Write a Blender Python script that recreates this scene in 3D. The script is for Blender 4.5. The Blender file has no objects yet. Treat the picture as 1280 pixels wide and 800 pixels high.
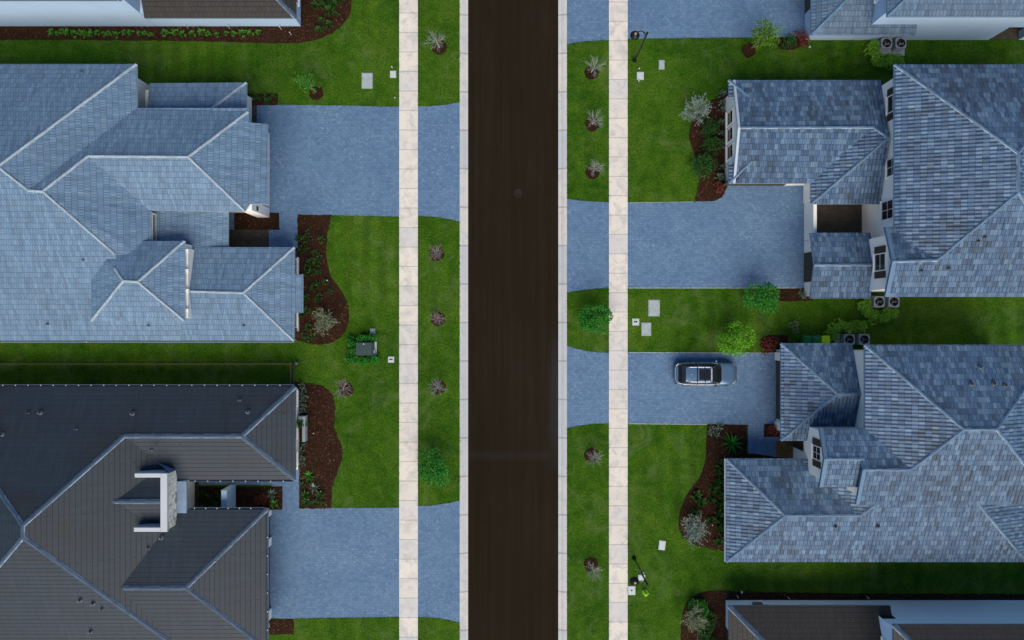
import bpy, math, random
from mathutils import Vector
R = math.radians
SC = bpy.context.scene
COL = SC.collection
S = 0.0634            # metres on the ground per photo pixel
HC = 62.0             # drone height
rnd = random.Random(11)

# ------------------------------------------------------------------ camera, sky, sun, exposure
cam = bpy.data.cameras.new('camera'); co = bpy.data.objects.new('camera', cam); COL.objects.link(co)
co.location = (0, 0, HC); co.rotation_euler = (0, 0, 0)
cam.sensor_fit = 'HORIZONTAL'; cam.angle = 2*math.atan(640*S/HC); cam.clip_end = 6000; cam.clip_start = 0.5
SC.camera = co
SUN_EL = 46; SUN_AZ = 6
w = bpy.data.worlds.new('World'); SC.world = w; w.use_nodes = True
nt = w.node_tree; bg = nt.nodes['Background']
sky = nt.nodes.new('ShaderNodeTexSky'); sky.sky_type = 'NISHITA'; sky.sun_disc = False
sky.sun_elevation = R(SUN_EL); sky.sun_rotation = R(180 - SUN_AZ)
sky.air_density = 1.0; sky.dust_density = 0.3; sky.ozone_density = 6.0
nt.links.new(sky.outputs[0], bg.inputs[0]); bg.inputs[1].default_value = 0.055
sd = bpy.data.lights.new('sun', 'SUN'); sd.energy = 2.0; sd.angle = R(58); sd.color = (1.0, 0.87, 0.70)
so = bpy.data.objects.new('sun', sd); COL.objects.link(so); so.rotation_euler = (R(90-SUN_EL), 0, R(SUN_AZ)); so.location = (0, -60, 60)
SC.view_settings.view_transform = 'Standard'; SC.view_settings.look = 'None'
SC.view_settings.gamma = 1; SC.view_settings.use_curve_mapping = False
SC.view_settings.exposure = 1.25

# ------------------------------------------------------------------ coordinates
def P(px, py, z=0.0):
    "a point at height z measured from the photo"
    f = (HC - z)/HC*S
    return Vector(((px-640)*f, (400-py)*f, z))
def W(u, v, z=0.0):
    "a point on the plan: u to the right, v downward, both in ground pixels from the nadir"
    return Vector((u*S, -v*S, z))

# ------------------------------------------------------------------ mesh builder
ORIG = {}
class MB:
    def __init__(self): self.v = []; self.f = []; self.m = []; self.sm = []
    def face(self, pts, m=0, s=False):
        b = len(self.v); self.v += [Vector(p) for p in pts]
        self.f.append(tuple(range(b, b+len(pts)))); self.m.append(m); self.sm.append(s)
    def grid(self, rows, m=0, s=True, closed=False):
        b = len(self.v); n = len(rows[0])
        for r in rows: self.v += [Vector(p) for p in r]
        for i in range(len(rows)-1):
            for j in range(n if closed else n-1):
                k = (j+1) % n
                self.f.append((b+i*n+j, b+i*n+k, b+(i+1)*n+k, b+(i+1)*n+j)); self.m.append(m); self.sm.append(s)
    def box(self, x0, y0, z0, x1, y1, z1, m=0, bot=True):
        a = [(x0,y0,z0),(x1,y0,z0),(x1,y1,z0),(x0,y1,z0),(x0,y0,z1),(x1,y0,z1),(x1,y1,z1),(x0,y1,z1)]
        b = len(self.v); self.v += [Vector(p) for p in a]
        fs = [(4,5,6,7),(0,1,5,4),(1,2,6,5),(2,3,7,6),(3,0,4,7)] + ([(3,2,1,0)] if bot else [])
        for f in fs: self.f.append(tuple(b+i for i in f)); self.m.append(m); self.sm.append(False)
    def cbox(self, x0, y0, z0, x1, y1, z1, c, m=0):
        "box with bevelled top edges"
        r = [[(x0,y0,z0),(x1,y0,z0),(x1,y1,z0),(x0,y1,z0)], [(x0,y0,z1-c),(x1,y0,z1-c),(x1,y1,z1-c),(x0,y1,z1-c)],
             [(x0+c,y0+c,z1),(x1-c,y0+c,z1),(x1-c,y1-c,z1),(x0+c,y1-c,z1)]]
        self.grid(r, m, False, True); self.face(r[2], m)
    def tube(self, p, q, r0, r1=None, n=6, m=0, cap=True, s=True):
        p = Vector(p); q = Vector(q); r1 = r0 if r1 is None else r1
        d = (q-p)
        if d.length < 1e-6: return
        d.normalize(); a = d.orthogonal().normalized(); c = d.cross(a)
        ring = lambda o, r: [o + (a*math.cos(2*math.pi*i/n) + c*math.sin(2*math.pi*i/n))*r for i in range(n)]
        A = ring(p, r0); B = ring(q, r1); self.grid([A, B], m, s, True)
        if cap: self.face(B, m); self.face(A[::-1], m)
    def path(self, pts, rs, n=6, m=0):
        for i in range(len(pts)-1): self.tube(pts[i], pts[i+1], rs[i], rs[i+1], n, m, cap=(i in (0, len(pts)-2)))
    def lathe(self, c, prof, n=16, m=0, s=True):
        rows = [[(c[0]+r*math.cos(2*math.pi*i/n), c[1]+r*math.sin(2*math.pi*i/n), c[2]+z) for i in range(n)] for r, z in prof]
        self.grid(rows, m, s, True)
    def prism(self, pts, z0, z1, m=0, ms=None):
        self.face([(p[0], p[1], z1) for p in pts], m)
        for i in range(len(pts)):
            a = pts[i]; b = pts[(i+1) % len(pts)]
            self.face([(a[0],a[1],z0),(b[0],b[1],z0),(b[0],b[1],z1),(a[0],a[1],z1)], m if ms is None else ms)
    def build(self, name, mats, parent=None, origin=None, uv=False):
        if not isinstance(mats, (list, tuple)): mats = [mats]
        o0 = ORIG[parent.name] if parent else Vector(origin or (0,0,0))
        me = bpy.data.meshes.new(name)
        me.from_pydata([tuple(v-o0) for v in self.v], [], self.f)
        for mt in mats: me.materials.append(mt)
        me.polygons.foreach_set('material_index', self.m); me.polygons.foreach_set('use_smooth', self.sm)
        if uv:
            ul = me.uv_layers.new(name='UVMap')
            for p in me.polygons:
                n = p.normal
                if abs(n.z) > 0.9999: u = Vector((1,0,0)); v = Vector((0,1,0))
                else:
                    u = Vector((0,0,1)).cross(n).normalized(); v = n.cross(u)
                for li in p.loop_indices:
                    q = me.vertices[me.loops[li].vertex_index].co + o0
                    ul.data[li].uv = (q.dot(u), q.dot(v))
        me.update()
        ob = bpy.data.objects.new(name, me); COL.objects.link(ob)
        if parent: ob.parent = parent
        else: ob.location = o0
        ORIG[ob.name] = o0
        return ob

def tag(o, label, cat, group=None):
    o['label'] = label; o['category'] = cat
    if group: o['group'] = group
    return o
def thing(name, loc, label, cat, group=None):
    o = bpy.data.objects.new(name, None); COL.objects.link(o); o.location = loc; o.empty_display_size = 0.3
    ORIG[o.name] = Vector(loc)
    return tag(o, label, cat, group)
def struct(o): o['kind'] = 'structure'; return o
def dup(root, loc, rz=0.0, sc=1.0, label=None):
    c = root.copy(); COL.objects.link(c); c.location = loc; c.rotation_euler = (0, 0, rz)
    c.scale = (sc, sc, sc)
    if label: c['label'] = label
    for ch in root.children:
        d = ch.copy(); COL.objects.link(d); d.parent = c
        for g in ch.children:
            e = g.copy(); COL.objects.link(e); e.parent = d
    return c

# ------------------------------------------------------------------ materials
def lin(r, g, b):
    f = lambda c: (c/255/12.92) if c/255 <= 0.04045 else ((c/255+0.055)/1.055)**2.4
    return (f(r), f(g), f(b), 1)
def rgba(c): return tuple(c) if len(c) == 4 else (*c, 1)
class NT:
    def __init__(self, name, rough=0.7, metal=0.0, spec=0.3):
        self.mat = bpy.data.materials.new(name); self.mat.use_nodes = True
        self.t = self.mat.node_tree; self.b = self.t.nodes['Principled BSDF']
        self.b.inputs['Roughness'].default_value = rough; self.b.inputs['Metallic'].default_value = metal
        self.b.inputs['Specular IOR Level'].default_value = spec
    def n(self, typ, **k):
        x = self.t.nodes.new(typ)
        for a, b in k.items():
            if a.startswith('i_'):
                key = a[2:].replace('_', ' ')
                x.inputs[key].default_value = b
            else: setattr(x, a, b)
        return x
    def l(self, a, b): self.t.links.new(a, b)
    def set(self, sock, val):
        if hasattr(val, 'default_value') or hasattr(val, 'is_linked'): self.l(val, sock)
        else: sock.default_value = val
    def math(self, op, a, b=0.0, c=0.0):
        x = self.n('ShaderNodeMath', operation=op)
        for i, q in enumerate((a, b, c)): self.set(x.inputs[i], q)
        return x.outputs[0]
    def mix(self, fac, a, b, mode='MIX'):
        x = self.n('ShaderNodeMix', data_type='RGBA', blend_type=mode)
        self.set(x.inputs['Factor'], fac)
        self.set(x.inputs[6], a if hasattr(a, 'is_linked') else rgba(a)); self.set(x.inputs[7], b if hasattr(b, 'is_linked') else rgba(b))
        return x.outputs[2]
    def ramp(self, fac, stops):
        x = self.n('ShaderNodeValToRGB'); e = x.color_ramp.elements
        while len(e) < len(stops): e.new(0.5)
        for i, (p, c) in enumerate(stops): e[i].position = p; e[i].color = rgba(c) if hasattr(c, '__len__') else (c, c, c, 1)
        self.l(fac, x.inputs[0]); return x.outputs[0]
    def pos(self): return self.n('ShaderNodeNewGeometry').outputs['Position']
    def noise(self, vec, scale, detail=4, rough=0.6, dist=0.0):
        x = self.n('ShaderNodeTexNoise'); x.inputs['Scale'].default_value = scale; x.inputs['Detail'].default_value = detail
        x.inputs['Roughness'].default_value = rough; x.inputs['Distortion'].default_value = dist
        self.l(vec, x.inputs['Vector']); return x.outputs['Fac']
    def bump(self, h, dist=0.02, st=0.6):
        x = self.n('ShaderNodeBump'); x.inputs['Strength'].default_value = st; x.inputs['Distance'].default_value = dist
        self.l(h, x.inputs['Height']); self.l(x.outputs[0], self.b.inputs['Normal'])
    def col(self, c): self.set(self.b.inputs['Base Color'], c if hasattr(c, 'is_linked') else rgba(c)); return self.mat

def plain(name, c, rough=0.6, metal=0.0, var=0.12, scale=3.0, bump=0.0, spec=0.3):
    m = NT(name, rough, metal, spec); p = m.pos(); f = m.noise(p, scale, 5)
    lo = tuple(x*(1-var) for x in c[:3]); hi = tuple(min(1, x*(1+var)) for x in c[:3])
    if bump: m.bump(m.noise(p, scale*12, 3), 0.01, bump)
    return m.col(m.ramp(f, [(0.3, lo), (0.7, hi)]))

def cap_mat(name, c, var):
    m = NT(name, 0.65); g = m.n('ShaderNodeNewGeometry')
    f = m.math('ADD', m.math('MULTIPLY', g.outputs['Random Per Island'], 0.55), m.math('MULTIPLY', m.noise(g.outputs['Position'], 6, 5), 0.5))
    return m.col(m.ramp(f, [(0.2, tuple(x*(1-var) for x in c)), (0.85, tuple(x*(1+var) for x in c))]))

def stucco(name, c):
    m = NT(name, 0.8); p = m.pos()
    f = m.noise(p, 0.5, 5); g = m.noise(p, 14, 3)
    base = m.ramp(f, [(0.3, tuple(x*0.92 for x in c)), (0.7, c)])
    m.bump(g, 0.01, 0.25)
    return m.col(m.mix(0.12, base, m.ramp(g, [(0.3, tuple(x*0.75 for x in c)), (0.7, c)])))

def tile_mat(name, ca, cb, light, patch, mort, bw, bh, wave=0.0, patchamt=0.5, lightamt=0.35, bumpd=0.035, ptw=0.6):
    m = NT(name, 0.55, 0, 0.35)
    uv = m.n('ShaderNodeUVMap').outputs[0]; p = m.pos()
    br = m.n('ShaderNodeTexBrick'); br.offset = 0.5; br.offset_frequency = 2
    br.inputs['Scale'].default_value = 1; br.inputs['Brick Width'].default_value = bw; br.inputs['Row Height'].default_value = bh
    br.inputs['Mortar Size'].default_value = 0.010; br.inputs['Mortar Smooth'].default_value = 0.2; br.inputs['Bias'].default_value = 0.0
    br.inputs['Color1'].default_value = rgba(ca); br.inputs['Color2'].default_value = rgba(cb); br.inputs['Mortar'].default_value = rgba(mort)
    m.l(uv, br.inputs['Vector'])
    # a second random number per tile for the pale and the weathered ones
    br2 = m.n('ShaderNodeTexBrick'); br2.offset = 0.5; br2.offset_frequency = 2
    for k, v in (('Scale', 1), ('Brick Width', bw), ('Row Height', bh), ('Mortar Size', 0.0)): br2.inputs[k].default_value = v
    br2.inputs['Color1'].default_value = (0,0,0,1); br2.inputs['Color2'].default_value = (1,1,1,1)
    mp = m.n('ShaderNodeMapping'); mp.inputs['Location'].default_value = (bw*34, bh*22, 0); m.l(uv, mp.inputs[0]); m.l(mp.outputs[0], br2.inputs['Vector'])
    rv = m.math('MULTIPLY', br2.outputs['Color'], 1.0)
    c = br.outputs['Color']
    big = m.noise(p, 0.22, 5, 0.65)
    c = m.mix(m.math('MULTIPLY', m.ramp(rv, [(0.62, 0.0), (0.95, 1.0)]), lightamt), c, light)
    pm = m.math('ADD', m.math('MULTIPLY', m.ramp(rv, [(0.05, 1.0), (0.30, 0.0)]), ptw), m.math('MULTIPLY', m.ramp(big, [(0.46, 0.0), (0.70, 1.0)]), m.ramp(rv, [(0.2, 1.0), (0.8, 0.35)])))
    c = m.mix(m.math('MULTIPLY', m.math('MINIMUM', pm, 1.0), patchamt), c, patch)
    smp = m.n('ShaderNodeMapping'); smp.inputs['Scale'].default_value = (2.2, .22, 1); m.l(uv, smp.inputs[0])
    c = m.mix(0.8, c, m.ramp(m.noise(smp.outputs[0], 1.4, 5, .7), [(0.32, 0.70), (0.68, 1.22)]), 'MULTIPLY')
    fine = m.noise(p, 9, 4)
    c = m.mix(0.35, c, m.ramp(fine, [(0.25, 0.55), (0.75, 1.0)]), 'MULTIPLY')
    sx = m.n('ShaderNodeSeparateXYZ'); m.l(uv, sx.inputs[0])
    saw = m.math('SUBTRACT', 1.0, m.math('FRACT', m.math('DIVIDE', sx.outputs[1], bh)))
    h = m.math('ADD', saw, m.math('MULTIPLY', br.outputs['Fac'], -0.5))
    if wave:
        h = m.math('ADD', h, m.math('MULTIPLY', m.math('SINE', m.math('MULTIPLY', sx.outputs[0], 2*math.pi/bw)), wave))
    m.bump(h, bumpd, 0.8)
    return m.col(c)

M = {}
M['tile_pale'] = tile_mat('pale_blue_tile', (.100,.186,.292), (.136,.232,.346), (.195,.30,.41), (.10,.14,.18), (.06,.10,.145), .19, .41, 0.10, .3, .35, .03)
M['tile_mixed'] = tile_mat('mixed_blue_tile', (.044,.096,.182), (.094,.172,.285), (.17,.27,.37), (.034,.041,.052), (.010,.020,.034), .27, .42, 0.5, .65, .5, .06, .5)
M['tile_grey'] = tile_mat('grey_blue_tile', (.065,.125,.20), (.095,.165,.25), (.15,.22,.30), (.055,.075,.10), (.025,.045,.08), .26, .40, 0.25, .4, .3)
M['tile_dark'] = tile_mat('dark_slate_tile', (.016,.029,.043), (.019,.032,.047), (.023,.038,.058), (.020,.022,.023), (.004,.006,.009), 7.0, .36, 0.0, .8, .1, .05, .0)
M['tile_brown'] = tile_mat('dark_brown_tile', (.026,.025,.023), (.031,.029,.027), (.035,.034,.033), (.023,.02,.017), (.007,.007,.006), .33, .36, 0.0, .4, .15, .03)
M['cap_pale'] = cap_mat('pale_ridge_cap', (.28,.35,.40), 0.3)
M['cap_mixed'] = cap_mat('blue_ridge_cap', (.085,.155,.24), 0.4)
M['cap_mixed_edge'] = cap_mat('white_mortar_edge', (.27,.34,.40), 0.5)
M['cap_dark'] = cap_mat('steel_blue_ridge_cap', (.042,.070,.11), 0.35)
M['cap_dark_edge'] = cap_mat('bright_cap_edge', (.19,.27,.36), 0.4)
M['white'] = stucco('white_stucco', (.80,.79,.74))
M['bluewhite'] = stucco('skylit_blue_stucco', (.36,.50,.66))  # white walls with the sky's blue light put into the colour
M['bluewhite_bright'] = stucco('skylit_blue_stucco_bright', (.52,.70,.88))  # brighter copy, making up in colour for the unlit north wall
M['greywhite'] = stucco('grey_white_plaster', (.46,.50,.53))
M['soffit'] = plain('white_fascia', (.36,.43,.50), .6, var=.08)
M['fascia_dark'] = plain('grey_fascia', (.11,.15,.20), .6, var=.1)
M['fascia_blue'] = plain('blue_grey_fascia', (.18,.26,.37), .6, var=.1)
M['glass'] = plain('dark_window_glass', (.012,.013,.016), .08, var=.2, spec=.5)
M['frame'] = plain('white_window_frame', (.70,.70,.68), .5, var=.05)
M['shutter'] = plain('brown_shutter', (.045,.036,.026), .6, var=.2)
M['door'] = plain('dark_wood_door', (.035,.022,.012), .5, var=.3, scale=6)
M['gdoor'] = plain('bronze_garage_door', (.05,.042,.03), .5, var=.15)
M['gdoor_w'] = plain('white_garage_door', (.62,.62,.60), .5, var=.06)
M['black'] = plain('black_painted_metal', (.006,.006,.006), .4, var=.2)
M['bronze'] = plain('bronze_metal', (.09,.06,.04), .5, var=.2)
M['white_plastic'] = plain('white_plastic', (.44,.50,.51), .45, var=.06)
M['concrete'] = plain('grey_concrete', (.30,.36,.37), .85, var=.18, scale=4, bump=.3)
M['lamp_glass'] = plain('frosted_lamp_glass', (.28,.20,.11), .3, var=.1)
M['boxgreen'] = plain('dark_green_cabinet', (.028,.05,.048), .5, var=.12)
M['bin_green'] = plain('green_bin_plastic', (.010,.15,.035), .45, var=.12)
M['bin_lime'] = plain('lime_bin_plastic', (.45,.72,.0), .45, var=.06)
M['lime'] = plain('lime_cast_iron', (.30,.62,.01), .5, var=.1)
M['ac'] = plain('grey_cabinet_metal', (.22,.25,.28), .45, .2, var=.12)
M['ac_dark'] = plain('dark_fan_well', (.012,.014,.016), .6, var=.2)
M['ac_fan'] = plain('pale_fan_blade', (.30,.36,.42), .35, .4, var=.1)
M['twig'] = plain('pale_bare_twig', (.30,.33,.29), .8, var=.2, scale=8)
M['twig_red'] = plain('rosy_bare_twig', (.30,.27,.26), .8, var=.25, scale=8)
M['trunk'] = plain('grey_brown_bark', (.16,.13,.09), .9, var=.3, scale=8, bump=.5)
M['pipe'] = plain('lead_vent_pipe', (.10,.12,.14), .5, .3, var=.15)
M['lamplit_paving'] = plain('lamp_warmed_paving', (.13,.075,.022), .6, var=.4, scale=2)  # brown paving, with a lamp's warm glow put into its colour
M['rubber'] = plain('black_rubber', (.01,.01,.01), .8, var=.2)
M['alloy'] = plain('alloy_rim', (.4,.41,.43), .35, .8, var=.08)
M['chrome'] = plain('bright_metal_trim', (.75,.75,.74), .25, .7, var=.05)
M['paint'] = plain('silver_blue_paint', (.085,.155,.245), .2, .3, var=.04, spec=.5)
M['red_lens'] = plain('red_lens', (.06,.006,.006), .2, var=.1)
M['clear_lens'] = plain('clear_lens', (.55,.58,.6), .1, var=.1)

def leaf_mat(name, dark, light, tip=None):
    m = NT(name, 0.65, 0, 0.2)
    g = m.n('ShaderNodeNewGeometry')
    rnd_ = g.outputs['Random Per Island']; nz = m.noise(g.outputs['Position'], 3.5, 2)
    f = m.math('ADD', m.math('MULTIPLY', rnd_, 0.6), m.math('MULTIPLY', nz, 0.55))
    st = [(0.2, dark), (0.75, light)]
    if tip: st.append((0.95, tip))
    return m.col(m.ramp(f, st))
M['leaf_mid'] = leaf_mat('mid_green_leaf', (.012,.06,.006), (.05,.20,.015), (.08,.30,.03))
M['leaf_bright'] = leaf_mat('bright_green_leaf', (.03,.13,.004), (.10,.30,.008), (.17,.40,.02))
M['leaf_yellow'] = leaf_mat('yellow_green_leaf', (.025,.07,.004), (.075,.17,.012), (.13,.25,.03))
M['leaf_vivid'] = leaf_mat('vivid_green_leaf', (.008,.070,.005), (.022,.185,.012), (.045,.28,.03))
M['leaf_dark'] = leaf_mat('dark_green_leaf', (.006,.028,.004), (.022,.085,.010), (.04,.13,.02))
M['leaf_olive'] = leaf_mat('olive_leaf', (.05,.075,.025), (.15,.20,.09), (.3,.34,.22))
M['leaf_silver'] = leaf_mat('silver_green_leaf', (.07,.12,.10), (.17,.25,.22), (.28,.36,.34))
M['leaf_red'] = leaf_mat('dark_red_leaf', (.05,.010,.008), (.16,.03,.022), (.25,.08,.06))
M['leaf_white'] = leaf_mat('white_green_leaf', (.02,.05,.02), (.09,.14,.10), (.3,.34,.3))
M['leaf_hedge'] = leaf_mat('hedge_leaf', (.06,.17,.012), (.17,.40,.03), (.3,.55,.08))

def m_lawn():
    m = NT('lawn_grass', 0.9, 0, 0.1); p = m.pos()
    a = m.noise(p, 0.16, 6, 0.7, 0.6); b = m.noise(p, 1.1, 5, 0.7); c = m.noise(p, 7, 4, 0.75); d = m.noise(p, 28, 2, 0.7)
    base = m.ramp(a, [(0.36, (.007,.046,.0008)), (0.50, (.028,.092,.002)), (0.66, (.068,.126,.010))])
    base = m.mix(0.55, base, m.ramp(b, [(0.32, (.013,.062,.001)), (0.68, (.070,.138,.009))]))
    base = m.mix(0.75, base, m.ramp(c, [(0.32, 0.35), (0.68, 1.8)]), 'MULTIPLY')
    base = m.mix(0.8, base, m.ramp(d, [(0.32, 0.35), (0.68, 1.75)]), 'MULTIPLY')
    thin = m.ramp(m.noise(p, 0.4, 7, 0.75, 1.0), [(0.52, 0.0), (0.68, 1.0)])
    base = m.mix(m.math('MULTIPLY', thin, 0.5), base, (.115,.165,.055))
    sx = m.n('ShaderNodeSeparateXYZ'); m.l(p, sx.inputs[0])
    mow = m.math('SINE', m.math('ADD', m.math('MULTIPLY', sx.outputs[0], 4.6), m.math('MULTIPLY', m.noise(p, 0.3, 3), 3.0)))
    base = m.mix(m.ramp(m.noise(p, 0.09, 3), [(0.48, 0.0), (0.6, 0.8)]), base, m.mix(1.0, base, m.ramp(m.math('MULTIPLY_ADD', mow, 0.5, 0.5), [(0.2, 0.86), (0.8, 1.14)]), 'MULTIPLY'))
    m.bump(m.math('ADD', c, d), 0.06, 0.9)
    return m.col(base)
M['lawn'] = m_lawn()
def m_paver():
    m = NT('blue_grey_pavers', 0.75, 0, 0.3); p = m.pos()
    br = m.n('ShaderNodeTexBrick'); br.inputs['Scale'].default_value = 1
    for k, v in (('Brick Width', .32), ('Row Height', .21), ('Mortar Size', .012), ('Mortar Smooth', .3)): br.inputs[k].default_value = v
    br.inputs['Color1'].default_value = (.066,.134,.243,1); br.inputs['Color2'].default_value = (.114,.205,.33,1); br.inputs['Mortar'].default_value = (.055,.10,.16,1)
    m.l(p, br.inputs['Vector'])
    c = m.mix(0.4, br.outputs['Color'], m.ramp(m.noise(p, 0.35, 5, 0.65), [(0.32, (.068,.134,.238)), (0.68, (.114,.194,.302))]))
    c = m.mix(0.55, c, m.ramp(m.noise(p, 6, 4, 0.7), [(0.3, 0.68), (0.7, 1.22)]), 'MULTIPLY')
    c = m.mix(m.ramp(m.noise(p, 0.8, 6, .7, 1.5), [(0.60, 0.0), (0.74, 0.55)]), c, (.055,.09,.145))
    fl = m.ramp(m.noise(p, 4.5, 2, 0.8), [(0.56, 0.0), (0.68, 1.0)])
    c = m.mix(m.math('MULTIPLY', m.math('MULTIPLY', fl, m.ramp(m.noise(p, 0.45, 3), [(0.40, 0.05), (0.62, 1.0)])), 0.6), c, (.23,.32,.42))
    m.bump(br.outputs['Fac'], 0.008, -0.5)
    return m.col(c)
M['paver'] = m_paver()
def m_paver_dark():
    m = NT('shade_brown_pavers', 0.8, 0, 0.2); p = m.pos()  # courtyard paving whose shade is put into the brown colour
    br = m.n('ShaderNodeTexBrick'); br.inputs['Scale'].default_value = 1
    for k, v in (('Brick Width', .3), ('Row Height', .3), ('Mortar Size', .008)): br.inputs[k].default_value = v
    br.inputs['Color1'].default_value = (.045,.041,.033,1); br.inputs['Color2'].default_value = (.062,.056,.044,1); br.inputs['Mortar'].default_value = (.026,.024,.02,1)
    m.l(p, br.inputs['Vector'])
    return m.col(m.mix(0.6, br.outputs['Color'], m.ramp(m.noise(p, 5, 4), [(0.3, 0.7), (0.7, 1.2)]), 'MULTIPLY'))
M['paver_dark'] = m_paver_dark()
def m_slab(name, length, phase, warm=True):
    m = NT(name, 0.85, 0, 0.25); p = m.pos()
    sx = m.n('ShaderNodeSeparateXYZ'); m.l(p, sx.inputs[0])
    yy = m.math('DIVIDE', m.math('ADD', sx.outputs[1], phase), length)
    wn = m.n('ShaderNodeTexWhiteNoise', noise_dimensions='1D'); m.l(m.math('FLOOR', yy), wn.inputs['W'])
    fr = m.math('FRACT', yy)
    joint = m.math('LESS_THAN', m.math('MINIMUM', fr, m.math('SUBTRACT', 1.0, fr)), 0.022)
    if warm: c = m.ramp(wn.outputs['Value'], [(0.0, (.56,.55,.53)), (0.45, (.63,.595,.525)), (1.0, (.68,.64,.56))])
    else: c = m.ramp(wn.outputs['Value'], [(0.0, (.42,.45,.47)), (1.0, (.54,.53,.49))])
    st = m.noise(p, 1.3, 6, 0.65, 0.8)
    c = m.mix(m.ramp(st, [(0.46, 0.0), (0.68, 0.75)]), c, (.40,.41,.40) if warm else (.38,.40,.42))
    c = m.mix(0.3, c, m.ramp(m.noise(p, 14, 4, 0.7), [(0.3, 0.72), (0.7, 1.15)]), 'MULTIPLY')
    c = m.mix(m.math('MULTIPLY', joint, 0.45), c, (.15,.15,.14))
    m.bump(m.noise(p, 30, 3), 0.005, 0.4)
    return m.col(c)
M['walk'] = m_slab('concrete_footpath', 1.545, 0.4)
M['walk2'] = m_slab('concrete_footpath_warm', 1.535, 0.9)
M['kerb'] = m_slab('concrete_kerb', 3.05, 0.2, False)
def m_road():
    m = NT('dark_asphalt', 0.95, 0, 0.06); p = m.pos()
    mp = m.n('ShaderNodeMapping'); mp.inputs['Scale'].default_value = (1, 0.02, 1); m.l(p, mp.inputs[0])
    streak = m.noise(mp.outputs[0], 2.2, 5, 0.7); blotch = m.noise(p, 0.12, 5, 0.6); fine = m.noise(p, 22, 3, 0.7)
    c = m.ramp(streak, [(0.3, (.0105,.0075,.0040)), (0.7, (.0215,.0155,.0098))])
    c = m.mix(0.4, c, m.ramp(blotch, [(0.3, (.0105,.0088,.0040)), (0.7, (.0225,.0150,.0100))]))
    c = m.mix(0.5, c, m.ramp(fine, [(0.3, 0.65), (0.7, 1.3)]), 'MULTIPLY')
    # pale washed-out patch that runs along the kerb and across a paving seam
    sx = m.n('ShaderNodeSeparateXYZ'); m.l(p, sx.inputs[0])
    dx = m.math('ABSOLUTE', m.math('SUBTRACT', sx.outputs[0], 3.45)); dy = m.math('ABSOLUTE', m.math('ADD', sx.outputs[1], 6.5))
    w1 = m.math('MULTIPLY', m.ramp(dx, [(0.0, 1.0), (0.75, 0.0)]), m.ramp(m.math('DIVIDE', dy, 6.5), [(0.3, 1.0), (0.9, 0.0)]))
    dy2 = m.math('ABSOLUTE', m.math('ADD', sx.outputs[1], 10.75))
    w2 = m.math('MULTIPLY', m.ramp(dy2, [(0.0, 1.0), (0.5, 0.0)]), m.noise(p, 0.5, 5))
    wash = m.math('MULTIPLY', m.math('MAXIMUM', w1, m.math('MULTIPLY', w2, 0.7)), m.ramp(m.noise(mp.outputs[0], 5, 4), [(0.25, 0.3), (0.7, 1.0)]))
    c = m.mix(m.math('MULTIPLY', wash, 0.6), c, (.036,.038,.048))
    m.bump(fine, 0.008, 0.4)
    return m.col(c)
M['road'] = m_road()
def m_mulch():
    m = NT('bark_mulch', 0.95, 0, 0.1); p = m.pos()
    v = m.n('ShaderNodeTexVoronoi'); v.inputs['Scale'].default_value = 13; m.l(p, v.inputs['Vector'])
    c = m.mix(0.5, m.ramp(m.noise(p, 1.0, 5, .7), [(0.3, (.016,.007,.0035)), (0.7, (.052,.021,.009))]), m.ramp(v.outputs['Distance'], [(0.0, (.065,.029,.014)), (0.6, (.010,.006,.004))]))
    c = m.mix(0.7, c, m.ramp(m.noise(p, 16, 3, .8), [(0.3, 0.4), (0.7, 1.6)]), 'MULTIPLY')
    m.bump(v.outputs['Distance'], 0.05, 0.9)
    return m.col(c)
M['mulch'] = m_mulch()
def m_stone():
    m = NT('pale_stone_veneer', 0.85, 0, 0.2); p = m.pos()
    v = m.n('ShaderNodeTexVoronoi'); v.inputs['Scale'].default_value = 3.2; m.l(p, v.inputs['Vector'])
    c = m.mix(0.7, m.ramp(v.outputs['Color'], [(0.1, (.38,.36,.30)), (0.5, (.78,.76,.66)), (0.9, (.9,.86,.70))]), m.ramp(m.noise(p, 6, 4), [(0.3, 0.6), (0.7, 1.2)]), 'MULTIPLY')
    m.bump(v.outputs['Distance'], 0.05, -0.8)
    return m.col(c)
M['stone'] = m_stone()

# ------------------------------------------------------------------ ground, road, kerbs, paths
FAR = 1500
KL0, KL1, KR0, KR1 = 574.5, 585.0, 698.0, 708.8
def strip(name, prof, mat, y0=-FAR, y1=FAR):
    "a profile of (photo column, height) run along the street"
    b = MB(); pr = [((x-640)*S if abs(x) < 5000 else x, z) for x, z in prof]
    b.grid([[(x, y0, z) for x, z in pr], [(x, y1, z) for x, z in pr]], 0, False)
    for f in range(len(b.f)): b.f[f] = b.f[f][::-1]
    return struct(b.build(name, mat))
b = MB(); xs = [-FAR, (KL0-640)*S, (KL0-640)*S, (KR1-640)*S, (KR1-640)*S, FAR]; zs = [0, 0, -.4, -.4, 0, 0]
b.grid([[(x, FAR, z) for x, z in zip(xs, zs)], [(x, -FAR, z) for x, z in zip(xs, zs)]], 0, False)
for i in range(len(b.f)): b.f[i] = b.f[i][::-1]
struct(b.build('lawn_ground', M['lawn']))
strip('road', [(KL1-1.5, -.115), (620, -.10), (641.5, -.085), (663, -.10), (KR0+1.5, -.115)], M['road'])
strip('kerb', [(KL0+.1, -.3), (KL0+.1, .012), (KL0+2.6, .018), (KL0+4.2, .01), (KL0+6.8, -.075), (KL0+7.6, -.095), (KL1, -.085), (KL1+.05, -.3)], M['kerb'])
strip('kerb', [(KR0-.05, -.3), (KR0, -.085), (KR1-7.6, -.095), (KR1-6.8, -.075), (KR1-4.2, .01), (KR1-2.6, .018), (KR1-.1, .012), (KR1-.1, -.3)], M['kerb'])
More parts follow.
